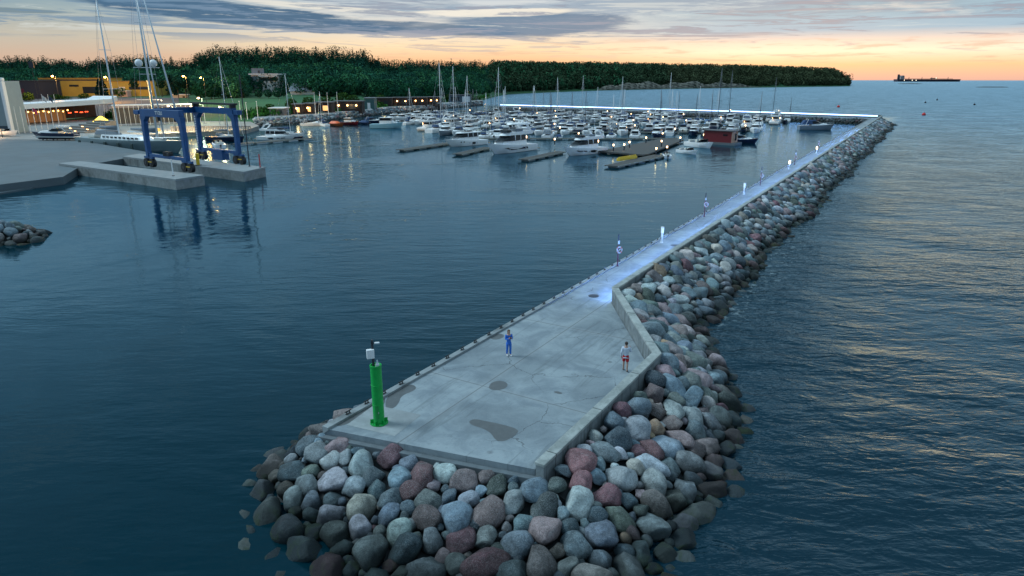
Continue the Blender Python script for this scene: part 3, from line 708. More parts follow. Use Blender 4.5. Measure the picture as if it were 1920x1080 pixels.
# life-ring posts
post_paint = mat('post_maroon', (.10, .012, .05), .5, noise=.2)
def ring_post():
    r = empty('life_ring_post', (0, 0, 0), 0, '', 'life ring post', 'life ring posts on the harbour side of the walkway')
    b_ = MB(); b_.box((0, 0, 1.5), (.13, .13, 3.0)); b_.box((0, 0, .03), (.3, .3, .06)); b_.build('post', [post_paint], r)
    b_ = MB(); b_.box((0, 0, 3.4), (.10, .10, .8)); b_.lathe([(.08, 3.8), (.08, 3.9), (.001, 3.96)], n=8); b_.build('pole_head', mat('pole_navy', (.02, .03, .09), .5), r)
    b_ = MB(); b_.box((.02, -.08, 2.95), (.26, .03, .42)); b_.build('notice_plate', mat('plate_white', (.66, .70, .78), .5), r)
    b_ = MB(); n = 20; R = []
    for j in range(n + 1):
        a_ = 2 * math.pi * j / n; cx_, cz_ = .33 * math.cos(a_), .36 * math.sin(a_)
        R.append([(cx_ + .085 * math.cos(q) * math.cos(a_) + .12, -.17 + .06 * math.sin(q), 2.05 + cz_ + .085 * math.cos(q) * math.sin(a_)) for q in [2 * math.pi * i / 8 for i in range(8)]])
    b_.rings(R, caps=False); lr = b_.build('life_ring', mat('life_ring_white', (.55, .55, .6), .5), r, smooth=True)
    b_ = MB(); b_.tube((-.1, -.16, 1.75), (.34, -.16, 2.33), .03, n=6); b_.build('rope', mat('rope_white', (.7, .7, .75), .8), lr)
    b_ = MB()
    for a_ in (.8, 2.4, 3.9, 5.5):
        b_.box((.12 + .33 * math.cos(a_), -.17, 2.05 + .36 * math.sin(a_)), (.2, .14, .09), 0, Matrix.Rotation(-a_, 3, 'Y'))
    b_.build('band', redp, lr)
    return r
rp = ring_post()
RL = ['nearest of the five', 'second nearest to the platform', 'third from the platform, at mid walkway', 'fourth from the platform', 'farthest from the platform']
for k, (u, v) in enumerate(((1151, 498), (1315, 406), (1421, 347), (1486, 309), (1530, 283))):
    p = at(u, v, D) + PN * .35
    o = rp if k == 0 else copy_thing(rp, (0, 0, 0)); o.location = (p.x, p.y, D + .002); o.rotation_euler = (0, 0, .1); o.scale = (.68, .7, .76); o['label'] = 'maroon post with a white life ring, ' + RL[k]
# white lamp bollards
def bollard(lamp, ls):
    r = empty('lamp_bollard', (0, 0, 0), 0, '', 'bollard light', 'white lamp bollards on the walkway kerb')
    b_ = MB(); b_.lathe([(.16, 0), (.16, .05), (.12, .06), (.12, 1.05)], n=14); b_.build('post', whitep, r, smooth='auto')
    b_ = MB(); b_.lathe([(.15, 1.05), (.15, 1.6)], n=14); b_.build('lamp_shade', lamp, r, smooth='auto')
    b_ = MB(); b_.lathe([(.18, 1.6), (.18, 1.68), (.001, 1.74)], n=14); b_.build('cap', whitep, r, smooth='auto')
    b_ = MB(); b_.box((-.14, 0, .5), (.05, .16, .2)); b_.build('socket_box', darkmetal, r); return r
bl0 = bollard(mat('bollard_lens', (.8, .85, .9), .4, emit=(.7, .85, 1.0), estr=.25), 0); bl1 = bollard(mat('bollard_lens_warm', (.9, .85, .7), .4, emit=(1.0, .75, .45), estr=5), 0)  # the cool lenses have a faint glow, the warm ones a strong one
BLB = ['unlit white lamp bollard nearest to the platform on the kerb', 'unlit white lamp bollard, second from the platform', 'glowing warm lamp bollard, third from the platform', 'glowing warm lamp bollard farthest along the kerb']
for k, (u, v) in enumerate(((1232, 454), (1388, 364), (1474, 317), (1526, 288))):
    p = at(u, v, D) + PN * .5; o = (bl0, copy_thing(bl0, (0, 0, 0)) if k == 1 else None, bl1, copy_thing(bl1, (0, 0, 0)) if k == 3 else None)[k]
    o.location = (p.x, p.y, D + .002); o['label'] = BLB[k]

# ---------------------------------------------------------------- people
def skinned(name, J, E_, m, parent, sub=2, root_=None):
    """J: name -> (pos, radius or (rx, ry)); E_: list of chains"""
    names = list(J); idx = {n_: i for i, n_ in enumerate(names)}
    me = bpy.data.meshes.new(name); ed = []
    for ch in E_: ed += [(idx[a], idx[b]) for a, b in zip(ch[:-1], ch[1:])]
    me.from_pydata([J[n_][0] for n_ in names], ed, []); me.materials.append(m)
    o = bpy.data.objects.new(name, me); COL.objects.link(o); o.parent = parent
    md = o.modifiers.new('skin', 'SKIN'); md.use_smooth_shade = True
    sv = me.skin_vertices[0].data if me.skin_vertices else None
    if sv is None:
        import bmesh as _b
        bm = _b.new(); bm.from_mesh(me); bm.verts.layers.skin.verify(); bm.to_mesh(me); bm.free(); sv = me.skin_vertices[0].data
    for i, n_ in enumerate(names):
        r_ = J[n_][1]; sv[i].radius = (r_, r_) if not hasattr(r_, '__len__') else r_
        sv[i].use_root = (n_ == (root_ or names[0]))
    sb = o.modifiers.new('subdivision', 'SUBSURF'); sb.levels = sub; sb.render_levels = sub
    return o
skin_m = mat('skin', (.46, .27, .20), .6)
def hand(J, E_, side, wrist, dirv, upv, pre):
    """palm with four curled fingers and a thumb from the side of the palm"""
    d = Vector(dirv).normalized(); up = Vector(upv).normalized(); lat = d.cross(up).normalized() * side; w_ = Vector(wrist)
    J[pre + 'palm'] = (w_ + d * .045, (.030, .020)); J[pre + 'palm2'] = (w_ + d * .075, (.032, .016)); E_.append([pre + 'wrist', pre + 'palm', pre + 'palm2'])
    for k, (off, ln) in enumerate(((-.030, .070), (-.011, .080), (.009, .075), (.028, .058))):
        b0 = w_ + d * .095 + lat * off; b1 = b0 + d * ln * .5 + up * ln * .12; b2 = b1 + d * ln * .32 + up * ln * .30
        J[f'{pre}f{k}a'] = (b0, .0095); J[f'{pre}f{k}b'] = (b1, .0088); J[f'{pre}f{k}c'] = (b2, .0075)
        E_.append([pre + 'palm2', f'{pre}f{k}a', f'{pre}f{k}b', f'{pre}f{k}c'])
    J[pre + 't1'] = (w_ + d * .055 - lat * .042, .011); J[pre + 't2'] = (w_ + d * .09 - lat * .058 + up * .015, .009); E_.append([pre + 'palm', pre + 't1', pre + 't2'])
def person(loc, rz, h, label, top_m, low_m, shoe_m, hair_m, shorts, arms, stride, long_hair=False):
    r = empty('person', loc, rz, label, 'person'); k = h / 1.78
    P = {}                                     # faces -y
    hipz, kneez, ank = .93, .50, .085
    P['pelvis'] = ((0, 0, .96), (.135, .095)); P['waist'] = ((0, 0, 1.10), (.125, .09)); P['chest'] = ((0, .0, 1.30), (.155, .105)); P['upper'] = ((0, .0, 1.43), (.12, .085))
    P['neck'] = ((0, -.005, 1.52), .055); P['head0'] = ((0, -.02, 1.60), (.068, .075)); P['head1'] = ((0, -.015, 1.68), (.076, .092)); P['crown'] = ((0, -.005, 1.745), (.055, .065))
    P['nose'] = ((0, -.112, 1.645), .011)
    ch = [['pelvis', 'waist', 'chest', 'upper', 'neck', 'head0', 'head1', 'crown'], ['head0', 'nose']]
    for s_, sn in ((-1, 'l'), (1, 'r')):
        st_ = stride * s_
        P[sn + 'hip'] = ((s_ * .095, 0, hipz - .06), .088); P[sn + 'knee'] = ((s_ * .10, -st_ * .5 - .02, kneez), .058); P[sn + 'calf'] = ((s_ * .10, -st_ * .7 + .015, kneez - .14), .056)
        P[sn + 'ank'] = ((s_ * .10, -st_ + (.03 if st_ <= 0 else 0), ank), .036); P[sn + 'heel'] = ((s_ * .10, -st_ + .03, .045), .036); P[sn + 'toe'] = ((s_ * .115, -st_ - .16, .03), (.04, .024))
        ch += [['pelvis', sn + 'hip', sn + 'knee', sn + 'calf', sn + 'ank', sn + 'toe'], [sn + 'ank', sn + 'heel']]
        el_, wr_, hd_, up_ = arms[0 if s_ < 0 else 1]
        P[sn + 'sho'] = ((s_ * .185, 0, 1.43), .058); P[sn + 'elb'] = (el_, .042); P[sn + 'wrist'] = (wr_, .026)
        ch += [['upper', sn + 'sho', sn + 'elb', sn + 'wrist']]
        P[sn + 'ear'] = ((s_ * .082, .0, 1.65), (.010, .02)); ch.append(['head0', sn + 'ear'])
        hand(P, ch, s_, wr_, hd_, up_, sn)
    body = skinned('body', P, ch, skin_m, r, 2, 'pelvis')
    def sub_(keys, ext, pinch=None): return {q: (P[q][0], tuple(a + ext for a in P[q][1]) if hasattr(P[q][1], '__len__') else P[q][1] + ext) for q in keys}
    P['hem'] = ((0, 0, .86), (.14, .10)); P['belt'] = ((0, 0, 1.05), (.118, .085))
    T = sub_(['hem', 'pelvis', 'waist', 'chest', 'upper', 'lsho', 'rsho', 'lelb', 'relb', 'lwrist', 'rwrist'], .022)
    skinned('hoodie' if shorts else 'jacket', T, [['hem', 'pelvis', 'waist', 'chest', 'upper'], ['upper', 'lsho', 'lelb', 'lwrist'], ['upper', 'rsho', 'relb', 'rwrist']], top_m, r, 2, 'pelvis')
    G = sub_(['belt', 'pelvis', 'lhip', 'rhip'], .018 if not shorts else .026); cc = [['belt', 'pelvis']]
    for s_, sn in ((-1, 'l'), (1, 'r')):
        if shorts:
            kp = Vector(P[sn + 'knee'][0]); hp = Vector(P[sn + 'hip'][0]); G[sn + 'mid'] = (tuple(hp.lerp(kp, .85)), .095); cc.append(['pelvis', sn + 'hip', sn + 'mid'])
        else:
            G.update(sub_([sn + 'knee', sn + 'calf', sn + 'ank'], .018)); cc.append(['pelvis', sn + 'hip', sn + 'knee', sn + 'calf', sn + 'ank'])
    skinned('shorts' if shorts else 'trousers', G, cc, low_m, r, 2, 'pelvis')
    for sn in 'lr':
        a_, t_ = P[sn + 'ank'][0], P[sn + 'toe'][0]; hl = P[sn + 'heel'][0]
        skinned('shoe', {'h': ((hl[0], hl[1], .055), .048), 'm': (((hl[0] + t_[0]) / 2, (hl[1] + t_[1]) / 2, .05), .048), 't': ((t_[0], t_[1] - .01, .042), (.048, .036))}, [['h', 'm', 't']], shoe_m, r)
    HJ = {'a': ((0, .035, 1.60), (.066, .055)), 'b': ((0, .022, 1.69), (.086, .082)), 'c': ((0, .01, 1.755), (.070, .074))}
    if long_hair: HJ['z'] = ((0, .07, 1.48), (.06, .03))
    b_ = MB(); b_.ball((0, .016, 1.705), .098, 14, 1.0)
    if long_hair: b_.rings([[(x * .09, .045 + y * .05, z) for x, y in ((math.cos(q), math.sin(q)) for q in [2 * math.pi * j / 10 for j in range(10)])] for z in (1.70, 1.60, 1.50, 1.42)])
    b_.build('hair', hair_m, r, smooth=True)
    for s_ in (-1, 1):
        b_ = MB(); b_.ball((s_ * .03, -.098, 1.665), .011, 8); b_.build('eye', mat('eye_dark', (.03, .03, .03), .3), body, smooth=True)
    b_ = MB(); b_.box((0, -.092, 1.602), (.045, .01, .010)); b_.build('mouth', mat('lips', (.35, .12, .11), .5), body)
    r.scale = (k, k, k); return r
hair_d = mat('dark_hair', (.035, .022, .016), .7); hair_b = mat('brown_hair', (.12, .06, .03), .7)
bluecloth = mat('bright_blue_fabric', (.03, .16, .60), .85, noise=.15, nscale=9); greycloth = mat('pale_grey_fleece', (.56, .62, .72), .9, noise=.12, nscale=9); redcloth = mat('red_shorts_fabric', (.50, .012, .02), .8, noise=.1, nscale=9)
wp = at(954, 667, D)
person((wp.x, wp.y, D + .012), .35, 1.70, 'woman in bright blue jacket and trousers standing on the platform, holding a phone', bluecloth, bluecloth, mat('white_shoe', (.75, .77, .8), .6), hair_b, False,
       [((-.22, -.02, 1.16), (-.10, -.27, 1.27), (.3, -.6, .55), (1, 0, .3)), ((.22, -.02, 1.16), (.10, -.27, 1.27), (-.3, -.6, .55), (-1, 0, .3))], .06, True)
b_ = MB(); b_.box((0, 0, 0), (.075, .012, .15)); ph_ = b_.build('phone', mat('phone_black', (.02, .02, .025), .2), bevel=.004)
M_ = Matrix.Rotation(.35, 3, 'Z'); q_ = M_ @ Vector((0, -.372, 1.375)) * (1.70 / 1.78); ph_.location = (wp.x + q_.x, wp.y + q_.y, D + .012 + q_.z); ph_.rotation_euler = (-.45, 0, .35)
tag(ph_, 'black phone in the hands of the woman in blue', 'phone')
mp = at(1172, 696, D)
person((mp.x, mp.y, D + .012), math.pi - .15, 1.84, 'man in pale grey hoodie and red shorts walking away beside the parapet', greycloth, redcloth, mat('dark_shoe', (.05, .05, .055), .7), hair_d, True,
       [((-.27, -.05, 1.17), (-.24, -.20, 1.36), (.25, -.25, .9), (1, 0, 0)), ((.25, .05, 1.14), (.24, -.07, .90), (0, -.15, -1), (-.3, -1, 0))], .13)
# ---------------------------------------------------------------- boats
def hull(mb, Lh, B, F, rise=.35, rake=.10, keel=.35, full=2.2, stern=.9, n=14, z0=-.30):
    R = []
    for i in range(n + 1):
        t = i / n; x = -Lh / 2 + Lh * t
        b = B / 2 * (1 - max(0, (t - .42) / .58) ** full) * (stern + (1 - stern) * min(1, t / .35)); b = max(b, .02)
        z = F * (1 + rise * t * t); rk = rake * Lh * max(0, (t - .5) / .5) ** 2; bw = b * (.90 - .38 * t * t)
        xx = x - rk
        R.append([(x, -b, z), (x - rk * .35, -b * .985 + .0, z * .62), (xx, -bw, .05), (xx, -bw * .35, z0), (xx, bw * .35, z0), (xx, bw, .05), (x - rk * .35, b * .985, z * .62), (x, b, z)])
    mb.rings(R); return R
def outline(x0, x1, w, nose, z):
    """cabin outline, blunt aft and rounded forward"""
    L_ = x1 - x0; k = nose
    return [(x0, -w * .94, z), (x0 + L_ * .12, -w, z), (x0 + L_ * .55, -w, z), (x0 + L_ * (.55 + .30 * k), -w * .82, z), (x1 - L_ * .04 * k, -w * .42, z), (x1, 0, z),
            (x1 - L_ * .04 * k, w * .42, z), (x0 + L_ * (.55 + .30 * k), w * .82, z), (x0 + L_ * .55, w, z), (x0 + L_ * .12, w, z), (x0, w * .94, z)]
def cabin(mb, x0, x1, w, z0, z1, rf=.8, ra=.2, inset=.12, nose=.8, f0=0.0, f1=1.0, grow=0.0):
    def lvl(f, g): return outline(x0 + ra * (z1 - z0) * f - g, x1 - rf * (z1 - z0) * f + g, w * (1 - inset * f) + g, nose, z0 + (z1 - z0) * f)
    mb.rings([lvl(f0, grow), lvl(f1, grow)]); return mb
def rail(mb, Lh, B, F, h=.6, t0=.35, t1=.98, rise=.35, full=2.2, step=.08):
    for s_ in (-1, 1):
        pts = []; t = t0
        while t <= t1:
            b = B / 2 * (1 - max(0, (t - .42) / .58) ** full) * .95; pts.append((-Lh / 2 + Lh * t, s_ * b, F * (1 + rise * t * t) + h)); t += step
        mb.path(pts, .018, 4)
        for p in pts: mb.tube((p[0], p[1], p[2] - h), p, .014, n=4)
def outboard(mb, x, z):
    mb.box((x - .25, 0, z + .35), (.5, .34, .5)); mb.box((x - .18, 0, z - .35), (.2, .16, .9))
def motor_yacht(label, Lh=16.0, hullm=None, style=0):
    k = Lh / 16.0; r = empty('motor_yacht', (0, 0, 0), 0, label, 'motor yacht'); hm = hullm or white
    b_ = MB(); hull(b_, Lh, 4.6 * k, 1.25 * k, .75, .17, full=2.3); b_.build('hull', hm, r, smooth='auto')
    b_ = MB()                                    # dark glazing let into the topsides
    for s_ in (-1, 1):
        if style == 1: pts = [(-4.0, .62), (-3.6, .98), (1.0, 1.12), (4.0, 1.12), (1.8, .60)]
        elif style == 0: pts = [(-2.4, .45), (-2.4, .98), (-1.2, .98), (-1.2, .45)]
        else: pts = [(-2.2, .45), (-2.9, .75), (-1.6, 1.02), (-.2, .95), (.2, .75), (-.9, .5)]
        def hb(x, z): t = (x * k + Lh / 2) / Lh; return 2.3 * k * (1 - max(0, (t - .42) / .58) ** 2.4) * (.90 - .38 * t * t + (.085 + .38 * t * t) * min(1, max(0, (z * k - .05) / (1.25 * k * .62 * (1 + .75 * t * t)))) ) + .03
        inner = [(x * k, s_ * (hb(x, z) - .05), z * k) for x, z in pts]; outer = [(x * k, s_ * (hb(x, z) + .13), z * k) for x, z in pts]; b_.rings([inner, outer])
        if style != 1:
            for q in (2.0, 3.0) if style == 0 else (): b_.rings([[(x, s_ * (hb(q, 1.0) - .05), z) for x, z in ((q * k - .2, 1.0), (q * k - .2, 1.25), (q * k + .2, 1.25), (q * k + .2, 1.0))], [(x, s_ * (hb(q, 1.0) + .02), z) for x, z in ((q * k - .2, 1.0), (q * k - .2, 1.25), (q * k + .2, 1.25), (q * k + .2, 1.0))]])
        if style == 2: 
            pts = [(1.0, .75), (1.2, .98), (4.5, 1.2), (4.0, .95)]; inner = [(x * k, s_ * (hb(x, z) - .05), z * k) for x, z in pts]; outer = [(x * k, s_ * (hb(x, z) + .13), z * k) for x, z in pts]; b_.rings([inner, outer])
    b_.build('hull_window', glass, r)
    b_ = MB(); b_.box((-Lh / 2 - .5 * k, 0, .38), (1.3 * k, 3.9 * k, .12)); b_.build('swim_platform', teak, r)
    b_ = MB(); cabin(b_, -4.6 * k, 5.6 * k, 1.62 * k, 1.32 * k, 2.35 * k, 1.2, .1, .10, 1.1); b_.build('deckhouse', white, r, smooth='auto')
    b_ = MB(); cabin(b_, -4.4 * k, 5.0 * k, 1.64 * k, 2.3 * k, 3.35 * k, 2.3, .3, .16, 1.0); gl = b_.build('window', glass, r, smooth='auto')
    b_ = MB()
    for x in (-4.0, -2.1, -.1): 
        for s_ in (-1, 1): b_.box((x * k, s_ * 1.50 * k, 2.85 * k), (.16 * k, .26 * k, 1.05 * k))
    b_.build('pillar', white, r)
    if style == 0:
        b_ = MB(); cabin(b_, -5.6 * k, 3.4 * k, 1.60 * k, 3.35 * k, 3.55 * k, 2.0, .0, .05, 1.0); b_.build('roof', white, r, smooth='auto')
        b_ = MB(); cabin(b_, -3.0 * k, 1.2 * k, .8 * k, 3.56 * k, 3.62 * k, 1.0, .0, .05, .3); b_.build('sunroof', glass, r)
    else:
        b_ = MB(); cabin(b_, -6.6 * k, 3.2 * k, 1.75 * k, 3.35 * k, 3.95 * k, 1.4, -.2, -.02, 1.0); b_.build('flybridge', white, r, smooth='auto')
        b_ = MB(); cabin(b_, .6 * k, 2.7 * k, 1.35 * k, 3.95 * k, 4.4 * k, 1.5, 1.2, .1, 1.0); b_.build('windscreen', glass, r)
        b_ = MB(); b_.box((-2.2 * k, 0, 4.15 * k), (2.4 * k, 2.4 * k, .5 * k)); b_.build('seating', canvas_grey, r)
        b_ = MB()
        for s_ in (-1, 1): b_.rings([[(x * k, s_ * 1.62 * k + d_, z * k) for x, d_, z in ((x0, -.06, z), (x0 + .75, -.06, z), (x0 + .75, .06, z), (x0, .06, z))] for x0, z in ((-6.3, 3.8), (-5.3, 4.6), (-4.6, 5.4))])
        if style == 1: cabin(b_, -5.6 * k, .4 * k, 1.66 * k, 5.35 * k, 5.52 * k, .8, 0, .03, .7)
        else: b_.box((-4.3 * k, 0, 5.4 * k), (.9 * k, 3.4 * k, .14 * k))
        b_.build('radar_arch', white, r, smooth='auto')
        b_ = MB(); b_.ball((-4.2 * k, .5 * k, 5.75 * k), .28 * k, 10); b_.ball((-4.2 * k, -.5 * k, 5.75 * k), .2 * k, 10); b_.tube((-4.3 * k, 0, 5.5 * k), (-4.5 * k, 0, 6.9 * k), .03, .015); b_.build('radome', whitep, r, smooth='auto')
        b_ = MB(); b_.box((-5.2 * k, .9 * k, 2.7 * k), (.12, .1, .5)); b_.build('cabin_light', warm, r)
    b_ = MB(); rail(b_, Lh, 4.6 * k, 1.25 * k, .62 * k, .45, .98, .75, 2.3); b_.build('rail', steel, r)
    b_ = MB()
    for x in (-3, 0, 2.5):
        for s_ in (-1, 1): t = (x * k + Lh / 2) / Lh; b_.tube((x * k, s_ * (2.3 * k * (1 - max(0, (t - .42) / .58) ** 2.4) + .12), .55), (x * k, s_ * (2.3 * k * (1 - max(0, (t - .42) / .58) ** 2.4) + .12), 1.0), .11, n=8)
    b_.build('fender', whitep, r)
    return r
def cruiser(label, hm=None, Lh=10.0, top=0):
    r = empty('cabin_cruiser', (0, 0, 0), 0, label, 'cabin cruiser'); k = Lh / 10
    b_ = MB(); hull(b_, Lh, 3.3 * k, 1.15 * k, .5, .11); b_.build('hull', hm or white, r, smooth='auto')
    b_ = MB(); cabin(b_, -1.8 * k, 3.6 * k, 1.15 * k, 1.25 * k, 1.75 * k, 1.8, 0, .12, 1.1); b_.build('cabin', white, r, smooth='auto')
    b_ = MB(); cabin(b_, -2.6 * k, 1.6 * k, 1.2 * k, 1.7 * k, 2.45 * k, 1.8, .2, .14, 1.0); b_.build('window', glass, r)
    b_ = MB()
    if top == 0: cabin(b_, -3.1 * k, .7 * k, 1.15 * k, 2.45 * k, 2.6 * k, 1, 0, .05, .9); b_.build('hardtop', white, r)
    elif top == 1: cabin(b_, -4.3 * k, .4 * k, 1.3 * k, 1.6 * k, 2.7 * k, .6, .6, .22, .8); b_.build('canopy', canvas_blue, r)
    else: cabin(b_, -4.4 * k, .4 * k, 1.3 * k, 1.6 * k, 2.65 * k, .6, .6, .22, .8); b_.build('canopy', canvas_grey, r)
    b_ = MB()
    for s_ in (-1, 1): b_.tube((-3.4 * k, s_ * 1.35 * k, 1.3 * k), (-2.7 * k, s_ * 1.15 * k, 3.0 * k), .06)
    b_.tube((-2.7 * k, -1.15 * k, 3.0 * k), (-2.7 * k, 1.15 * k, 3.0 * k), .06); b_.build('radar_arch', white, r)
    b_ = MB(); rail(b_, Lh, 3.3 * k, 1.15 * k, .5 * k, .5, .98, .5, 2.2, .12); b_.build('rail', steel, r); return r
def pilothouse(label, hm=None, Lh=8.5, roofm=None):
    r = empty('pilothouse_boat', (0, 0, 0), 0, label, 'pilothouse boat'); k = Lh / 8.5
    b_ = MB(); hull(b_, Lh, 3.0 * k, 1.0 * k, .55, .09); b_.build('hull', hm or white, r, smooth='auto')
    b_ = MB(); b_.box((-.1 * k, 0, 1.45 * k), (3.2 * k, 2.1 * k, .9 * k)); cabin(b_, 1.3 * k, 3.2 * k, .95 * k, 1.1 * k, 1.6 * k, 1.2, 0, .2, 1); b_.build('wheelhouse', white, r)
    b_ = MB(); b_.rings([[(-1.65 * k, -1.04 * k, 1.9 * k), (1.5 * k, -1.04 * k, 1.9 * k), (1.5 * k, 1.04 * k, 1.9 * k), (-1.65 * k, 1.04 * k, 1.9 * k)], [(-1.5 * k, -.95 * k, 2.55 * k), (1.0 * k, -.95 * k, 2.55 * k), (1.0 * k, .95 * k, 2.55 * k), (-1.5 * k, .95 * k, 2.55 * k)]]); b_.build('window', glass, r)
    b_ = MB(); b_.box((-.25 * k, 0, 2.62 * k), (3.1 * k, 2.2 * k, .12)); b_.build('roof', roofm or white, r)
    b_ = MB(); b_.tube((-1 * k, 0, 2.65 * k), (-1.2 * k, 0, 4.2 * k), .04); b_.build('mast', steel, r)
    b_ = MB(); outboard(b_, -Lh / 2, .6 * k); b_.build('outboard_motor', black, r)
    b_ = MB(); rail(b_, Lh, 3.0 * k, 1.0 * k, .5 * k, .55, .98, .55, 2.2, .12); b_.build('rail', steel, r); return r
def runabout(label, hm=None, Lh=6.5, cover=None):
    r = empty('motorboat', (0, 0, 0), 0, label, 'motorboat'); k = Lh / 6.5
    b_ = MB(); hull(b_, Lh, 2.4 * k, .75 * k, .5, .12, n=10); b_.build('hull', hm or white, r, smooth='auto')
    if cover: b_ = MB(); cabin(b_, -2.7 * k, 1.6 * k, 1.05 * k, .8 * k, 1.55 * k, 1.6, .8, .45, 1.0); b_.build('boat_cover', cover, r, smooth='auto')
    else:
        b_ = MB(); b_.box((-.9 * k, 0, .86 * k), (3.0 * k, 1.6 * k, .08)); b_.build('cockpit_floor', canvas_grey, r)
        b_ = MB(); cabin(b_, .1 * k, 1.5 * k, .95 * k, .9 * k, 1.45 * k, 1.6, 1.9, .15, 1.0); b_.build('windscreen', glass, r)
        b_ = MB(); b_.box((-.5 * k, .4 * k, 1.1 * k), (.5 * k, .45 * k, .5 * k)); b_.box((-.5 * k, -.4 * k, 1.1 * k), (.5 * k, .45 * k, .5 * k)); b_.box((-2.2 * k, 0, 1.0 * k), (.5 * k, 1.5 * k, .35 * k)); b_.build('seat', cream, r)
    b_ = MB(); outboard(b_, -Lh / 2, .35 * k); b_.build('outboard_motor', black, r); return r
def sailboat(label, hm=None, Lh=11.0, mast=15.0, mm=None, cover=None, furled=True):
    r = empty('sailboat', (0, 0, 0), 0, label, 'sailboat'); k = Lh / 11; mm = mm or alu
    b_ = MB(); hull(b_, Lh, 3.4 * k, 1.05 * k, .25, .07, full=1.9, stern=.75); b_.build('hull', hm or white, r, smooth='auto')
    b_ = MB(); cabin(b_, -2.0 * k, 2.8 * k, 1.0 * k, 1.1 * k, 1.55 * k, 2.2, .3, .2, 1.2); b_.build('coachroof', white, r, smooth='auto')
    b_ = MB(); cabin(b_, -2.0 * k, 2.8 * k, 1.0 * k, 1.1 * k, 1.55 * k, 2.2, .3, .2, 1.2, .3, .75, .02); b_.build('window', glass, r)
    b_ = MB(); mx = .8 * k; b_.tube((mx, 0, 1.4 * k), (mx - .1, 0, mast), .10 * max(1, mast / 16), .07, 8); ma_ = b_.build('mast', mm, r, smooth=True)
    b_ = MB()
    for f in (.42, .68): b_.tube((mx, -1.2 * k * (1.3 - f), mast * f), (mx, 1.2 * k * (1.3 - f), mast * f), .035, n=5)
    b_.build('spreader', mm, ma_)
    b_ = MB(); b_.tube((mx, 0, 2.6 * k), (-3.4 * k, 0, 2.5 * k), .07, n=6); b_.build('boom', mm, r)
    b_ = MB(); b_.rings([[(x, .16 * w * math.cos(a_), 2.75 * k + .22 * w * math.sin(a_)) for a_ in [2 * math.pi * j / 8 for j in range(8)]] for x, w in ((mx - .1, 1.5), (mx - 1 * k, 1.4), (-2 * k, 1.0), (-3.3 * k, .6))]); b_.build('sail_cover', cover or canvas_blue, r, smooth=True)
    b_ = MB(); b_.tube((Lh / 2 - .2, 0, 1.35 * k), (mx, 0, mast * .96), .05 if furled else .02, .03 if furled else .02, 5); b_.build('forestay', mm if mm is darkmast else white, r)
    b_ = MB(); b_.tube((-Lh / 2 + .1, 0, 1.2 * k), (mx - .1, 0, mast), .018, n=4)
    for s_ in (-1, 1): b_.path([(mx, s_ * 1.6 * k, 1.15 * k), (mx, s_ * 1.2 * k * .88, mast * .42), (mx, 0, mast * .95)], .014, 4)
    b_.build('rigging', steel, r); 
    b_ = MB(); cabin(b_, -2.6 * k, -.9 * k, .95 * k, 1.5 * k, 2.05 * k, 1.2, .3, .2, .9); b_.build('sprayhood', cover or canvas_blue, r)
    return r
BOATS = []          # (object, pixel column, row)
def dir_of(p, q): d = q - p; return math.atan2(d.y, d.x)
def put(o, p, rz, z=0.0): o.location = (p.x, p.y, z); o.rotation_euler = (0, 0, rz); return o
# main axes of the marina: fingers run along FD, pontoons along QD
FD = (at(830, 268) - at(750, 280)).normalized(); fa = math.atan2(FD.y, FD.x)
BOW = fa + math.pi                         # bows point towards the camera side
# three big yachts in the front
def yacht_at(o, ub, vb, us, vs):
    b0, s0 = at(ub, vb), at(us, vs); c_ = (b0 + s0) / 2; return put(o, c_, math.atan2((b0 - s0).y, (b0 - s0).x)), (b0 - s0).length
for lab, st, ub, vb, us, vs, Lx in (('white hardtop motor yacht, leftmost of the three big yachts in front', 0, 838, 276, 903, 270, 15.5), ('white flybridge yacht with long dark hull windows, middle of the three in front', 1, 918, 290, 1000, 279, 19),
                         ('white flybridge yacht, rightmost of the three big yachts in front', 2, 1060, 293, 1126, 285, 16)):
    o = motor_yacht(lab, Lx, white, st); b0 = at(ub, vb); dd = (at(us, vs) - b0).normalized(); c_ = b0 + dd * Lx * .44
    put(o, c_, math.atan2(-dd.y, -dd.x)); o.scale = (1, 1.0, 1.12); BOATS.append((o, 'x'))
# pontoons
def pontoon(name, a, b, w, label, cat, z=.55, group=None, floats=True, white_f=False):
    d = (b - a); ln = d.length; r = empty(name, (a.x, a.y, 0), math.atan2(d.y, d.x), label, cat, group)
    b_ = MB(); b_.box((ln / 2, 0, z - .06), (ln, w, .12))
    b_.build('deck', dockwood, r)
    b_ = MB(); b_.box((ln / 2, 0, z - .13 - .0), (ln - .02, w - .1, .02)); 
    for s_ in (-1, 1): b_.box((ln / 2, s_ * (w / 2 + .035), z - .12), (ln, .07, .26))
    b_.build('fender_beam', mat('pale_fender_board', (.30, .31, .27), .8, noise=.25, nscale=2), r)
    b_ = MB(); nf = max(1, int(ln / 5))
    for i in range(nf): b_.box(((i + .5) * ln / nf, 0, (z - .14) / 2 - .25), (ln / nf * .62, w * .8, z - .14 + .5))
    b_.build('float', dockconc if not white_f else whitep, r)
    return r
fing = [((750, 281), (842, 268), 'leftmost'), ((857, 289), (915, 276), 'second'), ((981, 299), (1052, 284), 'third'), ((1146, 311), (1238, 291), 'rightmost')]
FN = ['finger pontoon left of the three big yachts, leftmost in the front', 'finger pontoon between the left and the middle big yacht', 'finger pontoon between the middle and the right big yacht', 'finger pontoon carrying a yellow bench-like float, rightmost in the front']
for k, (p0_, p1_, _) in enumerate(fing): pontoon('finger_pontoon', at(*p0_, .5), at(*p1_, .5), 2.6 if k < 3 else 3.2, FN[k], 'pontoon', .55, 'finger pontoons in front of the yachts')
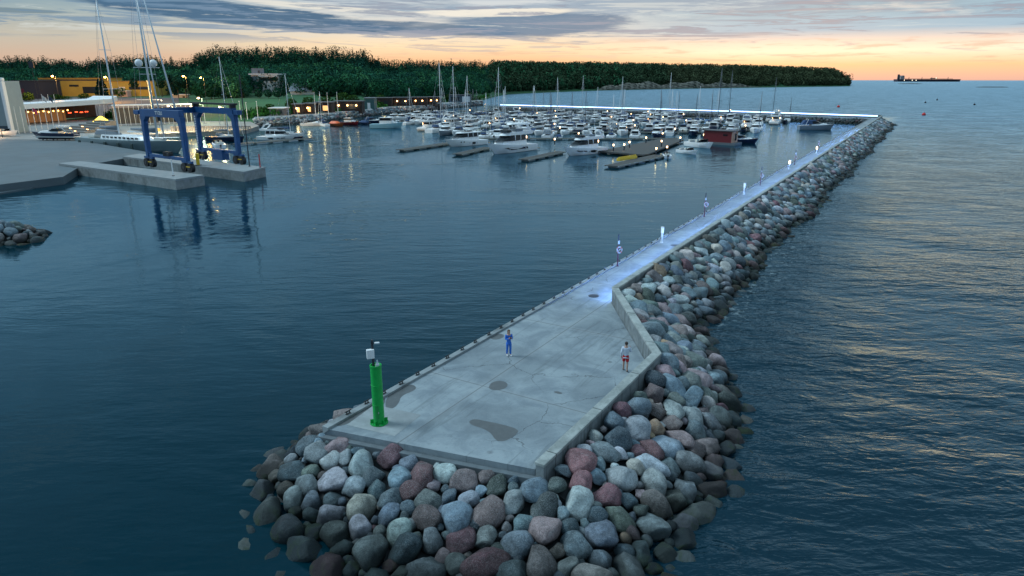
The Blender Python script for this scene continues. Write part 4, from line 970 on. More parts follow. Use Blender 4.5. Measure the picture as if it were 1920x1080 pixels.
fa_, fb_ = at(1150, 303, .55), at(1186, 297, .55)
b_ = MB(); dv_ = fb_ - fa_; b_.box((0, 0, .3), (dv_.length * .95, .8, .6)); b_.box((0, 0, .75), (dv_.length * .95, .12, .3)); yb = b_.build('rescue_float', yellowp, bevel=.05); put(yb, (fa_ + fb_) / 2 + Vector((1.0, .6, 0)), math.atan2(dv_.y, dv_.x), .56)
tag(yb, 'long yellow box lying on the rightmost front pontoon', 'float')
# wide platform of boards in the middle
plp = [at(*q, .7) for q in ((1122, 283), (1206, 290), (1215, 289), (1282, 262), (1240, 260), (1190, 270))]
b_ = MB(); b_.prism([(p.x, p.y) for p in plp], .35, .72); b_.build('x', dockwood); pf = bpy.data.objects['x']; pf.name = 'floating_platform'; pf.data.name = 'floating_platform'
tag(pf, 'broad dark boarded floating platform with lamps beside the red houseboat', 'platform')
# templates
T = {'cruiserA': cruiser('', white, 10, 0), 'cruiserB': cruiser('', navy, 10.5, 0), 'cruiserC': cruiser('', white, 9.5, 1), 'cruiserD': cruiser('', white, 9, 2), 'cruiserE': cruiser('', greyhull, 10, 0),
     'yachtA': motor_yacht('', 13.5, white, 2), 'yachtB': motor_yacht('', 14, navy, 0), 'pilotA': pilothouse('', white), 'pilotB': pilothouse('', cream, 9, canvas_blue), 'runA': runabout('', white), 'runB': runabout('', white, 6.2, canvas_blue), 'runC': runabout('', greyhull, 6.8, canvas_grey), 'runD': runabout('', navy, 6.5),
     'sailA': sailboat('', white, 11, 15), 'sailB': sailboat('', navy, 12, 17, darkmast, canvas_grey), 'sailC': sailboat('', white, 10, 13, darkmast), 'sailD': sailboat('', white, 12, 18, alu, canvas_grey)}
DESC = {'cruiserA': 'white hardtop cabin cruiser', 'cruiserB': 'navy-hulled hardtop cabin cruiser', 'cruiserC': 'white cabin cruiser under a blue canopy', 'cruiserD': 'white cabin cruiser under a grey canopy', 'cruiserE': 'grey-hulled hardtop cabin cruiser',
        'yachtA': 'white flybridge motor yacht', 'yachtB': 'navy-hulled motor yacht', 'pilotA': 'white pilothouse boat', 'pilotB': 'cream pilothouse boat with a dark roof', 'runA': 'small open white motorboat', 'runB': 'small motorboat under a blue cover', 'runC': 'small grey motorboat under a grey cover', 'runD': 'small open navy motorboat',
        'sailA': 'white sailboat with a silver mast', 'sailB': 'dark-hulled sailboat with a dark mast', 'sailC': 'white sailboat with a dark mast', 'sailD': 'white sailboat with a tall silver mast'}
used = set()
def new_boat(kind, p, rz, label, scale=1.0, z=0.0):
    src = T[kind]
    if kind not in used: used.add(kind); o = src; o['label'] = label; o.location = (p.x, p.y, z); o.rotation_euler = (0, 0, rz); o.scale = (scale,) * 3; o['group'] = 'boats moored in the marina'
    else: o = copy_thing(src, (p.x, p.y, z), rz, label, scale, 'boats moored in the marina')
    return o
taken = [(o.location.x, o.location.y, 8.0) for o, _ in BOATS]
def free(p, r):
    for x, y, q in taken:
        if (x - p.x) ** 2 + (y - p.y) ** 2 < (r + q) ** 2: return False
    return True
# named sailboats, foot and mast top measured in the photograph
SAILS = [(826, 247, 117, 'sailD', 'tallest mast on the left of the marina'), (853, 250, 124, 'sailD', 'second tall mast from the left'), (878, 246, 142, 'sailA', 'third tall mast from the left'), (874, 243, 168, 'sailA', 'short mast just beside the third tall mast'), (936, 240, 126, 'sailD', 'mast standing alone left of the long line of light'),
         (947, 236, 166, 'sailA', 'thin mast right of the lone tall one'), (1044, 222, 145, 'sailA', 'tall mast in the middle, far side'), (1092, 214, 142, 'sailA', 'mast crossing the pale tree on the far shore'), (1165, 216, 144, 'sailA', 'mast in front of the cliff edge'), (1345, 232, 127, 'sailB', 'very tall dark mast right of centre'), (1366, 222, 132, 'sailB', 'tall mast leaning beside the very tall dark one'),
         (1448, 222, 145, 'sailC', 'mast nearest the right end of the marina'), (1237, 222, 165, 'sailC', 'dark mast before the cliff'), (1254, 216, 136, 'sailA', 'pale tall mast before the cliff'), (1480, 222, 184, 'sailC', 'short dark mast near the right end'), (1271, 226, 172, 'sailC', 'short dark mast right of the cliff mast')]
for k, (u, vf, vt, kind, txt) in enumerate(SAILS):
    p = at(u, vf); h = height_at(p, vt); s_ = 1.0
    hm = {'sailA': white, 'sailB': navy, 'sailC': white, 'sailD': white}[kind]
    o = sailboat(f"{'dark' if hm is navy else 'white'} sailboat, {txt}", hm, min(14.5, h * .62), h, darkmast if kind in ('sailB', 'sailC') else alu, random.choice([canvas_blue, canvas_grey]), furled=k % 2 == 0)
    o['group'] = 'boats moored in the marina'
    rz = BOW if k % 3 else fa
    q = p - Vector((math.cos(rz), math.sin(rz), 0)) * .6; put(o, q, rz); taken.append((q.x, q.y, 2.6))
# special boats
def special(o, u, v, rz, r=3.0): p = at(u, v); put(o, p, rz); taken.append((p.x, p.y, r)); o['group'] = 'boats moored in the marina'
special(pilothouse('light blue workboat moored apart at the left edge of the marina', lightblue, 13, whitep), 726, 240, fa - 1.2, 6)
special(runabout('open white speedboat behind the small outboard boats, right of the platform', white, 10.5), 1313, 276, BOW + .9, 5)
special(runabout('small white open boat with a black outboard, right of the platform', white, 7.0), 1290, 288, BOW + .95, 4)
special(runabout('smallest white dinghy with an outboard at the platform corner', white, 5.5), 1250, 295, fa + .35, 3)
special(pilothouse('dark-hulled wheelhouse boat with big windows behind the platform', navy, 10, whitep), 1232, 258, BOW, 4)
special(cruiser('dark cruiser motoring out at the right end of the marina', greyhull, 13, 1), 1530, 243, BOW + 1.9, 5)
special(cruiser('dark-hulled cruiser moored right of the houseboat', navy, 9, 2), 1392, 268, BOW + 1.6, 4)
# red houseboat
hb = empty('houseboat', at(1352, 270), BOW + 1.35, 'dark red box-shaped houseboat with a flat dark roof', 'houseboat')
b_ = MB(); b_.box((0, 0, .2), (10.5, 5.4, .9)); b_.build('pontoon', mat('houseboat_float', (.10, .115, .125), .6), hb)
b_ = MB(); b_.box((-.4, 0, 2.25), (8.6, 4.4, 3.2)); b_.build('cabin', redpaint, hb)
b_ = MB(); b_.box((-.4, 0, 3.95), (9.6, 5.2, .2)); b_.build('roof', darkmetal, hb)
b_ = MB(); b_.box((3.96, 0, 2.25), (.12, 4.42, 3.2)); b_.build('end_wall', mat('larch_cladding', (.42, .24, .15), .7, noise=.2), hb)
b_ = MB(); b_.box((2.0, 2.22, 2.8), (1.4, .06, .5)); b_.box((2.0, -2.22, 2.8), (1.4, .06, .5)); b_.box((4.04, .6, 2.2), (.06, 1.2, 2.0)); b_.build('window', glass, hb)
b_ = MB(); rail(b_, 1, 1, 1, .1); taken.append((hb.location.x, hb.location.y, 7))
# rows of berths
row_px = [((1270, 262), (880, 262)), ((1330, 250), (830, 250)), ((1425, 246), (800, 240)), ((1430, 236), (760, 231)), ((1480, 230), (745, 224)), ((1500, 224), (780, 218)), ((1510, 219), (820, 213)), ((1480, 214.5), (860, 208.5))]
ROWN = ['front', 'second', 'third', 'fourth', 'fifth', 'sixth', 'seventh', 'last']
kindsS = ['cruiserA', 'cruiserA', 'cruiserC', 'cruiserD', 'cruiserE', 'yachtA', 'pilotA', 'runA', 'runB', 'cruiserB', 'pilotB', 'runC', 'sailA', 'cruiserA', 'runD', 'sailC', 'yachtB', 'cruiserD', 'cruiserC', 'pilotA']
LAMPS = []
nb_total = 0
for ri, (pr, pl) in enumerate(row_px):
    a_, b__ = at(*pr), at(*pl); ln = (b__ - a_).length; d_ = (b__ - a_) / ln
    pontoon('pontoon', Vector((a_.x, a_.y, .5)), Vector((b__.x, b__.y, .5)), 2.4, f"long boarded pontoon of the {ROWN[ri]} row of boats in the marina", 'pontoon', .5, 'long marina pontoons')
    lst = []; s_ = 1.5
    perp = Vector((-d_.y, d_.x, 0))
    if perp.dot(FD) < 0: perp = -perp
    while s_ < ln:
        for sd2 in (-1, 1):
            if random.random() < (.06 if ri < 7 else .1): continue
            kind = random.choice(kindsS)
            Lk = 6.5 if kind.startswith('run') else 9 if kind.startswith('pilot') else 13.5 if kind.startswith('yacht') else 10.5
            if ri in (0, 1) and sd2 == -1 and kind.startswith('yacht'): continue
            if ri == 0 and sd2 == -1: continue
            fdir = perp * .86 + d_ * -.25; fdir.normalize()
            c_ = a_ + d_ * (s_ + random.uniform(-.3, .3)) + fdir * sd2 * (1.4 + Lk * .52)
            wd = 1.7 if kind.startswith('run') else 1.95 if not kind.startswith('yacht') else 2.4
            if not free(c_, wd): continue
            pr_u = 960 + FPX * c_.x / (c_.y * CP + CAM_H * SP)
            if pr_u > 1545 or pr_u < 700: continue
            rz = math.atan2(fdir.y, fdir.x) + (0 if (random.random() < .7) == (sd2 > 0) else math.pi) + random.uniform(-.05, .05)
            taken.append((c_.x, c_.y, wd)); lst.append((pr_u, c_, rz, kind, random.uniform(.9, 1.12)))
        s_ += 4.1 + (ri > 4) * .5
    for i in range(int(ln / 24)):
        LAMPS.append((a_ + d_ * (6 + i * 24 + random.uniform(-2, 2)), ri))
    lst.sort(key=lambda q: q[0])
    if nb_total + len(lst) > 262: lst = lst[:max(0, 262 - nb_total)]
    for k, (uu_, c_, rz, kind, sc) in enumerate(lst):
        new_boat(kind, c_, rz, f"{DESC[kind]}, {nth(k)} boat from the left in the {ROWN[ri]} row", sc); nb_total += 1
for kd in T:
    if kd not in used:
        for ch in T[kd].children_recursive: bpy.data.objects.remove(ch)
        bpy.data.objects.remove(T[kd])
# pontoon lamps
lp0 = empty('pontoon_lamp', (0, 0, 0), 0, '', 'lamp', 'warm lamps on the pontoons')
b_ = MB(); b_.tube((0, 0, 0), (0, 0, 1.3), .09, n=8); b_.box((0, 0, .5), (.3, .22, .9)); b_.build('post', darkmetal, lp0)
b_ = MB(); b_.lathe([(.16, 1.3), (.19, 1.7), (.001, 1.76)], n=8); b_.build('lamp', whitel, lp0)
LPX = [(1150, 283), (1170, 282), (1180, 277), (1211, 268), (1240, 275), (1230, 290), (1250, 287), (1275, 268), (1040, 271), (1319, 262), (1190, 243), (1265, 250)]
allp = [(at(u, v, .72), 'on the platform and its neighbours') for u, v in LPX] + [(Vector((p.x, p.y, .5)), ROWN[r_] + ' row') for p, r_ in LAMPS]
cnt = {}
for k, (p, wh) in enumerate(sorted(allp, key=lambda q: (q[1], q[0].x / q[0].y))):
    cnt[wh] = cnt.get(wh, -1) + 1
    lab = f"warm lamp post, {nth(cnt[wh])} from the left " + (wh if 'platform' in wh else f"along the pontoon of the {wh}")
    o = lp0 if k == 0 else copy_thing(lp0, (0, 0, 0)); o.location = p; o['label'] = lab
print('boats', nb_total, 'lamps', len(allp))
# ---------------------------------------------------------------- quay, apron and travel-lift piers
QZ = 1.4
def poly_px(name, px, z, z0, m, kind='structure', label=None, cat=None):
    b_ = MB(); b_.prism([(p.x, p.y) for p in (at(u, v, z) for u, v in px)], z0, z); o = b_.build(name, m); return tag(o, label, cat, kind=kind)
apron = mat('apron_concrete', (.10, .13, .145), .75, noise=.12, nscale=.25, dirt=((.09, .11, .12), .5))
plaza = mat('plaza_concrete', (.22, .23, .225), .8, noise=.15, nscale=.2, dirt=((.16, .17, .17), .5))
poly_px('apron', [(-700, 428), (0, 346), (118, 331.5), (150, 312), (232, 297), (262, 291), (300, 289), (140, 262), (-700, 262)], QZ, -3, apron)
poly_px('plaza', [(-700, 261.7), (140, 261.7), (330, 249), (462, 243), (486, 236), (470, 228), (-700, 214)], QZ, -3, plaza)
poly_px('boat_ramp', [(-700, 520), (0, 362), (60, 352), (118, 333), (0, 347), (-700, 430)], .25, -3, mat('wet_ramp', (.10, .13, .145), .35, noise=.15, nscale=.3))
def lift_pier(name, px, label):
    pts = [at(u, v, 1.9) for u, v in px]; o0 = pts[0].copy(); r = empty(name, (o0.x, o0.y, 0), 0, label, 'pier', 'travel lift piers')
    b_ = MB(); b_.prism([(p.x - o0.x, p.y - o0.y) for p in pts], -3, 1.55); b_.build('pier_wall', oldconc, r)
    b_ = MB(); c_ = sum(pts, Vector()) / len(pts); b_.prism([((p.x - o0.x) + (p - c_).normalized().x * .12, (p.y - o0.y) + (p - c_).normalized().y * .12) for p in pts], 1.55, 1.9); b_.build('deck', mat('pier_deck_concrete', (.25, .28, .29), .8, noise=.12, nscale=.8, dirt=((.2, .22, .23), .4)), r)
    return r
lift_pier('lift_pier', [(110, 306), (150, 302), (382, 328), (328, 336)], 'nearer of the two stained concrete piers under the blue boat hoist')
lift_pier('lift_pier', [(230, 293), (262, 288), (497, 313), (456, 322)], 'farther of the two stained concrete piers under the blue boat hoist')
# ---------------------------------------------------------------- the blue boat hoist
W1, W2, W3, W4 = at(283, 313, 1.9), at(354, 323, 1.9), at(379, 299, 1.9), at(450, 308, 1.9)
PZ = 1.9
hcen = (W1 + W2 + W3 + W4) / 4
ho = empty('boat_hoist', (hcen.x, hcen.y, PZ), 0, 'big blue four-legged travelling boat hoist straddling the two concrete piers', 'boat hoist')
def lc(p): return Vector((p.x - hcen.x, p.y - hcen.y, 0))
l1, l2, l3, l4 = map(lc, (W1, W2, W3, W4)); HT = 10.5
ax = (l2 - l1).normalized(); ay = Vector((-ax.y, ax.x, 0)); ha = math.atan2(ax.y, ax.x)
def frame_beam(a, b, z, w, h): b_ = MB(); d_ = b - a; b_.box(((a.x + b.x) / 2, (a.y + b.y) / 2, z), (d_.length, w, h), math.atan2(d_.y, d_.x)); return b_
for i, (pt, sg) in enumerate(((l1, 1), (l2, -1), (l3, 1), (l4, -1))):
    b_ = MB()
    def sq(c_, w, d2, z): return [tuple(c_ + ax * x + ay * y + Vector((0, 0, z))) for x, y in ((-w, -d2), (w, -d2), (w, d2), (-w, d2))]
    b_.rings([sq(pt, .42, .4, 2.0), sq(pt + ax * .0, .46, .42, 6), sq(pt + ax * sg * .15, .58, .45, HT - 1.6), sq(pt + ax * sg * .75, 1.25, .5, HT - .55)])
    b_.build('leg', hoistblue, ho, bevel=.04)
    wr = MB()
    for s_ in (-1, 1):
        wr.tube(pt + ax * (s_ * 1.0) - ay * .38 + Vector((0, 0, .86)), pt + ax * (s_ * 1.0) + ay * .38 + Vector((0, 0, .86)), .84, n=20)
    w_ = wr.build('wheel', black, ho, smooth='auto')
    wr = MB()
    for s_ in (-1, 1): wr.tube(pt + ax * (s_ * 1.0) - ay * .44 + Vector((0, 0, .86)), pt + ax * (s_ * 1.0) + ay * .44 + Vector((0, 0, .86)), .34, n=12)
    wr.build('rim', darkmetal, w_)
    wr = MB(); wr.box(pt + Vector((0, 0, 1.9)), (3.3, .5, .4), ha); wr.build('bogie', hoistblue, ho, bevel=.03)
    wr = MB(); wr.box(pt + ax * .9 - ay * .52 + Vector((0, 0, 1.1)), (1.3, .05, .14), ha, None); wr.build('warning_bar', yellowp, ho)
def leg_bar(a, b, z, w, h, name, m=hoistblue): return frame_beam(a, b, z, w, h).build(name, m, ho, bevel=.04)
leg_bar(l1 - ax * .2, l2 + ax * .2, HT, 1.0, 1.35, 'top_beam'); leg_bar(l3 - ax * .2, l4 + ax * .2, HT, 1.0, 1.2, 'top_beam')
leg_bar(l1 + ay * .55, l3 - ay * .55, HT, .9, 1.2, 'cross_beam')
leg_bar(l1 + ax * .5, l2 - ax * .5, 2.35, .55, .6, 'bottom_beam'); leg_bar(l3 + ax * .5, l4 - ax * .5, 2.35, .55, .6, 'bottom_beam')
b_ = MB(); c34 = (l3 + l4) / 2; b_.box(c34 + ax * .2 + Vector((0, 0, 1.55)), (4.0, 1.6, 2.1), ha); b_.build('engine_box', hoistblue, ho, bevel=.08)
b_ = MB(); c12 = (l1 + l2) / 2; b_.box(c12 + Vector((.2, -.1, 3.0)), (1.5, 1.0, .8), ha + .3); b_.box(c12 + ax * 1.0 + Vector((0, 0, 2.9)), (.8, 1.0, .5), ha); b_.build('hose_reel', black, ho, bevel=.05)
b_ = MB(); b_.box((l3 + l4) / 2 + Vector((0, 0, HT + 1.35)), ((l4 - l3).length + .6, 1.3, .35), ha)
for t_ in (.02, .98): p = l3.lerp(l4, t_); b_.box(p + Vector((0, 0, HT + 1.0)), (.5, 1.2, .8), ha)
b_.build('upper_walkway', black, ho)
for t_ in (.3, .72):
    b_ = MB(); p = l1.lerp(l2, t_); b_.tube(p + ay * .9 + Vector((0, 0, HT - .6)), p + ay * .9 + Vector((0, 0, HT - 1.5)), .3, n=10); b_.build('winch_drum', darkmetal, ho)
b_ = MB(); b_.box(l1 - ax * 1.6 + Vector((0, 0, HT)), (1.9, 1.1, .8), ha); b_.build('winch_housing', hoistblue, ho, bevel=.06)
b_ = MB(); b_.box(l4 + ax * 1.3 + Vector((0, 0, HT - .2)), (1.4, 1.1, .9), ha); b_.build('winch_housing', hoistblue, ho, bevel=.06)
for t_ in (.3, .7):
    for s_, A1, B1 in ((1, l1, l2), (-1, l3, l4)):
        b_ = MB(); p = A1.lerp(B1, t_) + ay * s_ * .8; b_.tube(p + Vector((0, 0, HT - .7)), p + Vector((0, 0, HT - 3.0)), .035, n=5); b_.build('lifting_cable', steel, ho)
def text_on(s, size, loc, rz, m, parent=None, name='lettering', thick=.012, rx=math.pi / 2):
    cu = bpy.data.curves.new(name, 'FONT'); cu.body = s; cu.size = size; cu.extrude = thick; cu.align_x = 'CENTER'; cu.align_y = 'CENTER'
    o = bpy.data.objects.new(name + '_tmp', cu); COL.objects.link(o); dg = bpy.context.evaluated_depsgraph_get(); me = bpy.data.meshes.new_from_object(o.evaluated_get(dg)); bpy.data.objects.remove(o)
    me.materials.clear(); me.materials.append(m); q = bpy.data.objects.new(name, me); COL.objects.link(q); q.location = loc; q.rotation_euler = (rx, 0, rz)
    if parent: q.parent = parent
    return q
text_on('TTOLI', .95, (l1 + l2) / 2 - ay * .53 + Vector((0, 0, HT + .05)), ha, whitep, ho)
b_ = MB()
for z_ in range(12): b_.box(l3 + Vector((0, 0, 3.6 + z_ * .5)) - ay * .46 + ax * .02, (.32, .04, .3), ha)
b_.build('ladder', whitep, ho)
# posts on the lift piers
def pier_post(u, v, m, h, lab, thick=.11):
    p = at(u, v, PZ); r = empty('marker_post', (p.x, p.y, PZ), 0, lab, 'post')
    b_ = MB(); b_.tube((0, 0, 0), (0, 0, h), thick, n=8); b_.build('post', m, r); b_ = MB(); b_.lathe([(thick * 2, .0), (thick * 2, .12), (thick, .12)], n=10); b_.build('foot', darkmetal, r); return r
pier_post(468, 312, darkmetal, 17.5, 'tall thin black pole standing at the end of the farther lift pier')
pier_post(488, 314, redp, 2.6, 'short red post at the outer corner of the farther lift pier')
pier_post(325, 330, whitep, 3.0, 'white ladder-like post at the end of the nearer lift pier')
pier_post(372, 310, yellowp, 2.4, 'thick yellow post beside the third wheel of the hoist', .35)

# ---------------------------------------------------------------- the big ketch at the quay
bowp, stn = at(352, 288), at(158, 272); kl = (bowp - stn).length; kc = (bowp + stn) / 2
ke = empty('sailing_yacht', (kc.x, kc.y, 0), dir_of(stn, bowp), 'very large two-masted sailing yacht with a teal-grey hull moored behind the blue hoist', 'sailing yacht')
k = kl / 40; hl = kl
b_ = MB(); hull(b_, hl, 8.0, 2.5, .30, .09, full=1.9, stern=.6); b_.build('hull', mat('ketch_hull', (.20, .27, .29), .3), ke, smooth='auto')
b_ = MB(); cabin(b_, -9 * k, 9 * k, 2.5, 2.6, 3.7, 2, .3, .1, 1.0); b_.build('deckhouse', white, ke, smooth='auto')
b_ = MB()
for i in range(9):
    for s_ in (-1, 1): b_.box((-7.5 * k + i * 1.6 * k, s_ * 2.42, 3.2), (.85 * k, .18, .45))
b_.build('window', glass, ke)
b_ = MB(); cabin(b_, -12 * k, -4 * k, 1.9, 3.6, 4.6, 1.4, .3, .15, .9); b_.build('cockpit_shelter', canvas_grey, ke)
b_ = MB(); b_.box((11 * k, 0, 3.2), (3.2, 1.6, .8)); b_.box((-14.5 * k, 0, 3.0), (3.0, 2.4, .8)); b_.build('deck_locker', cream, ke)
bow_l = Vector((hl / 2 - .6, 0, 3.3)); rzk = ke.rotation_euler.z
def lx(u, v):      # local x of a mast foot measured on the deck
    p = at(u, v, 2.5); return Vector(rotz((p.x - kc.x, p.y - kc.y, 0), -rzk)).x
for nm, foot, htop in (('mizzen_mast', lx(208, 262), 42.0), ('main_mast', lx(271, 268), 52.0)):
    b_ = MB(); b_.tube((foot, 0, 2.6), (foot - .5, 0, htop), .30 if 'main' in nm else .24, .16, 10); m_ = b_.build('mast', alu, ke, smooth=True)
    b_ = MB()
    for f in (.38, .62, .82): b_.tube((foot - .2, -2.6 * (1.25 - f), htop * f), (foot - .2, 2.6 * (1.25 - f), htop * f), .07, n=6)
    b_.build('spreader', alu, m_)
    b_ = MB(); b_.tube((foot, 0, 5.0), (foot - 11 * k * (1 if 'main' in nm else .8), 0, 4.7), .18, n=8); b_.build('boom', alu, ke)
    b_ = MB(); b_.rings([[(x, .36 * w * math.cos(a_), 5.5 + .4 * w * math.sin(a_)) for a_ in [2 * math.pi * j / 8 for j in range(8)]] for x, w in ((foot - .3, 1.6), (foot - 4 * k, 1.3), (foot - 9.5 * k * (1 if 'main' in nm else .8), .7))]); b_.build('sail_cover', canvas_grey, ke, smooth=True)
    b_ = MB()
    for s_ in (-1, 1): b_.path([(foot - .5, s_ * 3.7, 2.7), (foot - .3, s_ * 2.2, htop * .38), (foot - .3, s_ * 1.6, htop * .62), (foot - .4, 0, htop * .95)], .035, 4)
    b_.tube((foot - 9, 0, 3), (foot - .4, 0, htop * .97), .03, n=4); b_.build('rigging', steel, ke)
    if 'main' in nm:
        zr = height_at(at(271, 268, 2.5), 117); b_ = MB(); b_.tube((foot - .2, -3.6, zr - 1.2), (foot - .2, 3.6, zr - 1.2), .1, n=6)
        b_.build('crosstree', alu, m_)
        b_ = MB(); b_.ball((foot - .2, -2.0, zr - .1), .95, 12); b_.ball((foot - .2, 2.0, zr - .1), .95, 12); b_.build('radome', whitep, m_, smooth=True)
        mfoot, mtop = foot, htop
for q, (xb, f) in enumerate(((hl / 2 - .6, .97), (hl / 2 - 7.5 * k, .78))):
    b_ = MB(); b_.tube((xb, 0, 3.4), (mfoot - .3, 0, mtop * f), .26 if q == 0 else .2, .10, 8); b_.build('furled_sail', alu, ke, smooth=True)
b_ = MB()
for i in range(6):
    for s_ in (-1, 1): b_.box((-hl * .38 + i * hl * .13, s_ * 4.25, 1.3), (1.0, .35, 1.5))
b_.build('fender', mat('fender_green_black', (.03, .06, .06), .7), ke, bevel=.1)
b_ = MB(); rail(b_, hl, 8.0, 2.5, .9, .06, .98, .30, 1.9, .05); b_.build('rail', steel, ke)
# ---------------------------------------------------------------- boats near the quay
special(motor_yacht('white flybridge cruiser moored right of the blue hoist', 14, white, 2), 522, 263, dir_of(at(478, 262), at(562, 265)), 6)
special(sailboat('white sailboat with a single leaning-looking mast behind the flybridge cruiser right of the hoist', white, 12, height_at(at(541, 256), 140), alu), 541, 257, fa - 1.3, 3)
special(sailboat('sailboat moored behind the hoist, its mast rising over the meadow', navy, 13, height_at(at(430, 262), 107), alu, canvas_grey), 425, 264, dir_of(at(478, 262), at(562, 265)) + .1, 3)
special(runabout('white inflatable-looking motorboat between the hoist legs', white, 9), 410, 276, dir_of(at(562, 265), at(478, 262)) - .7, 3)
special(runabout('low dark motorboat moored at the tip of the fender dock', navy, 7, canvas_grey), 552, 262, dir_of(at(478, 262), at(562, 265)), 3)
for k_, (u, v, kd, lab) in enumerate(((585, 236, 'c', 'white cabin boat below the stone revetment, first from the left'), (605, 236, 's', 'white sailboat below the stone revetment'), (632, 236, 'd', 'brown open boat with an orange canopy below the revetment'), (655, 234, 'p', 'red-trimmed work boat beside the revetment'), (680, 233, 'r', 'small covered boat at the end of the revetment berth'), (700, 231, 'c2', 'dark cruiser moored by the revetment'))):
    o = {'c': lambda: cruiser(lab, white, 9, 2), 's': lambda: sailboat(lab, white, 9.5, height_at(at(u, v), 172), alu), 'd': lambda: runabout(lab, mat('varnished_wood', (.14, .05, .02), .4), 8, orange), 'p': lambda: pilothouse(lab, redpaint, 9), 'r': lambda: runabout(lab, navy, 7, canvas_blue), 'c2': lambda: cruiser(lab, navy, 9, 1)}[kd]()
    special(o, u, v, dir_of(at(478, 262), at(562, 265)) + (.3, 2.6, -.2, .1, 3.0, .2)[k_], 3)
pontoon('fender_dock', at(440, 270, .5), at(588, 258, .5), 2.2, 'narrow dock with a row of white fender blocks right of the hoist', 'pontoon', .55, None, True, True)
ml = empty('motorboat', at(104, 262, QZ), .1, 'navy and white sports boat standing on the concrete apron by the stairs', 'motorboat')
p_ = at(104, 263, QZ); ml.location = (p_.x, p_.y, QZ + .8)
b_ = MB(); hull(b_, 13, 3.6, 1.3, .3, .13, z0=-.5); b_.build('hull', navy, ml, smooth='auto'); b_ = MB(); hull(b_, 13.04, 3.64, .35, .2, .10, z0=-.1); b_.build('hull_stripe', white, ml)
b_ = MB(); cabin(b_, -2, 4.8, 1.5, 1.35, 1.9, 2, 0, .12, 1.1); b_.build('foredeck', white, ml, smooth='auto'); b_ = MB(); cabin(b_, -2.5, 1.5, 1.5, 1.85, 2.6, 1.9, 1.5, .2, 1); b_.build('windscreen', glass, ml)
b_ = MB()
for s_ in (-1, 1): b_.tube((-4.6, s_ * 1.5, 1.4), (-3.0, s_ * 1.3, 3.2), .1)
b_.box((-2.6, 0, 3.25), (3.2, 2.8, .1)); b_.build('radar_arch', whitep, ml)
ml.rotation_euler = (0, 0, dir_of(at(140, 262, QZ), at(60, 262, QZ)))
b_ = MB()
for x in (-3.5, 0, 3.0):
    for s_ in (-1, 1): b_.box((x, s_ * .9, -.6), (.25, .25, .5))
cr = b_.build('boat_cradle', darkmetal); cr.location = ml.location + Vector((0, 0, .0)); cr.rotation_euler = ml.rotation_euler; tag(cr, 'low steel cradle blocks under the navy and white sports boat', 'cradle')
o = runabout('white motorboat on a trailer cut by the left edge of the photo', white, 8); put(o, at(10, 256, QZ), 0.1, QZ + .6); tag(o, None, None)
# ---------------------------------------------------------------- harbour building with canopy, steps, flagpoles, café lights
def wpt(u, v, z): return at(u, v, z)
fz = QZ
c0 = at(22, 250, fz)                                 # right foot of the white gable building
gb = empty('harbour_building', (c0.x, c0.y, fz), 0, 'tall white-framed grey harbour building at the left edge', 'building')
hB = height_at(c0, 152) - fz
b_ = MB(); b_.box((-14, 4, hB / 2), (28, 9, hB)); b_.build('wall', mat('grey_cladding', (.24, .31, .34), .6, noise=.05, nscale=.4), gb)
b_ = MB(); b_.box((.6, -.6, hB / 2), (1.2, 1.6, hB)); b_.box((-14, -.6, hB + .5), (30.5, 1.6, 1.1)); b_.build('frame', whitep, gb, bevel=.3)
b_ = MB(); b_.box((-14, -.56, 1.2), (27.8, .1, 2.4)); b_.build('plinth', mat('dark_glazing_wall', (.03, .06, .09), .3), gb)
b_ = MB()
for i in range(5): b_.box((-3 - i * 5, -.58, hB * .56), (.08, .08, hB * .75))
b_.build('panel_joint', mat('panel_joint', (.13, .17, .19), .6), gb)
# long white canopy
ca, cb = at(14, 236, fz), at(222, 222, fz)
cv = empty('restaurant_building', (ca.x, ca.y, fz), dir_of(ca, cb), 'long low restaurant with a white roof edge and glowing string bulbs', 'building')
cL = (cb - ca).length; hC = height_at(ca, 204) - fz; hC2 = height_at(cb, 192) - fz
b_ = MB(); n_ = 1; b_.rings([[(x, -1.2, z0_), (x, -1.2, z0_ + 1.9), (x, 12, z0_ + 1.9), (x, 12, z0_)] for x, z0_ in ((0, hC - .6), (cL * .93, hC2 - .3), (cL, hC2 + .9))]); b_.build('roof', whitep, cv)
b_ = MB(); b_.box((cL / 2, 13, hC * .55), (cL, 2, hC * .9)); b_.build('back_wall', mat('dark_timber_wall', (.06, .03, .02), .8, noise=.3), cv)
b_ = MB(); b_.box((cL * .30, 3.5, hC * .42), (cL * .5, .2, hC * .72)); b_.build('window', mat('restaurant_window', (.1, .05, .03), .1, emit=(1.0, .42, .12), estr=.10), cv)
b_ = MB()
for i in range(9): b_.tube((1 + i * cL * .11, -.6, 0), (1 + i * cL * .11, -.6, hC - .5), .1, n=6)
b_.build('column', darkmetal, cv)
b_ = MB()
for i in range(12): b_.ball((2.2 + i * cL * .042, -.9, hC - 1.5 - .5 * math.sin(i * 1.1) ** 2), .28, 6)
b_.build('string_bulb', mat('string_bulb_glow', (1, .6, .2), .5, emit=(1.0, .50, .12), estr=6), cv)
b_ = MB()
for i in range(16): b_.tube((1 + i * cL * .06, -1.0, hC + 1.3), (1 + i * cL * .06, -1.0, hC + 2.4), .05, n=4)
b_.path([(0, -1.0, hC + 2.4), (cL * .92, -1.0, hC2 + 2.4)], .04, 4); b_.build('rail', steel, cv)
b_ = MB()
for i, (t_, dz) in enumerate(((.62, .3), (.68, .5), (.73, .25), (.78, .4))): b_.box((cL * t_, 5, 3.0 + dz), (1.2, .5, .35))
b_.build('heater_lamp', redl, cv)
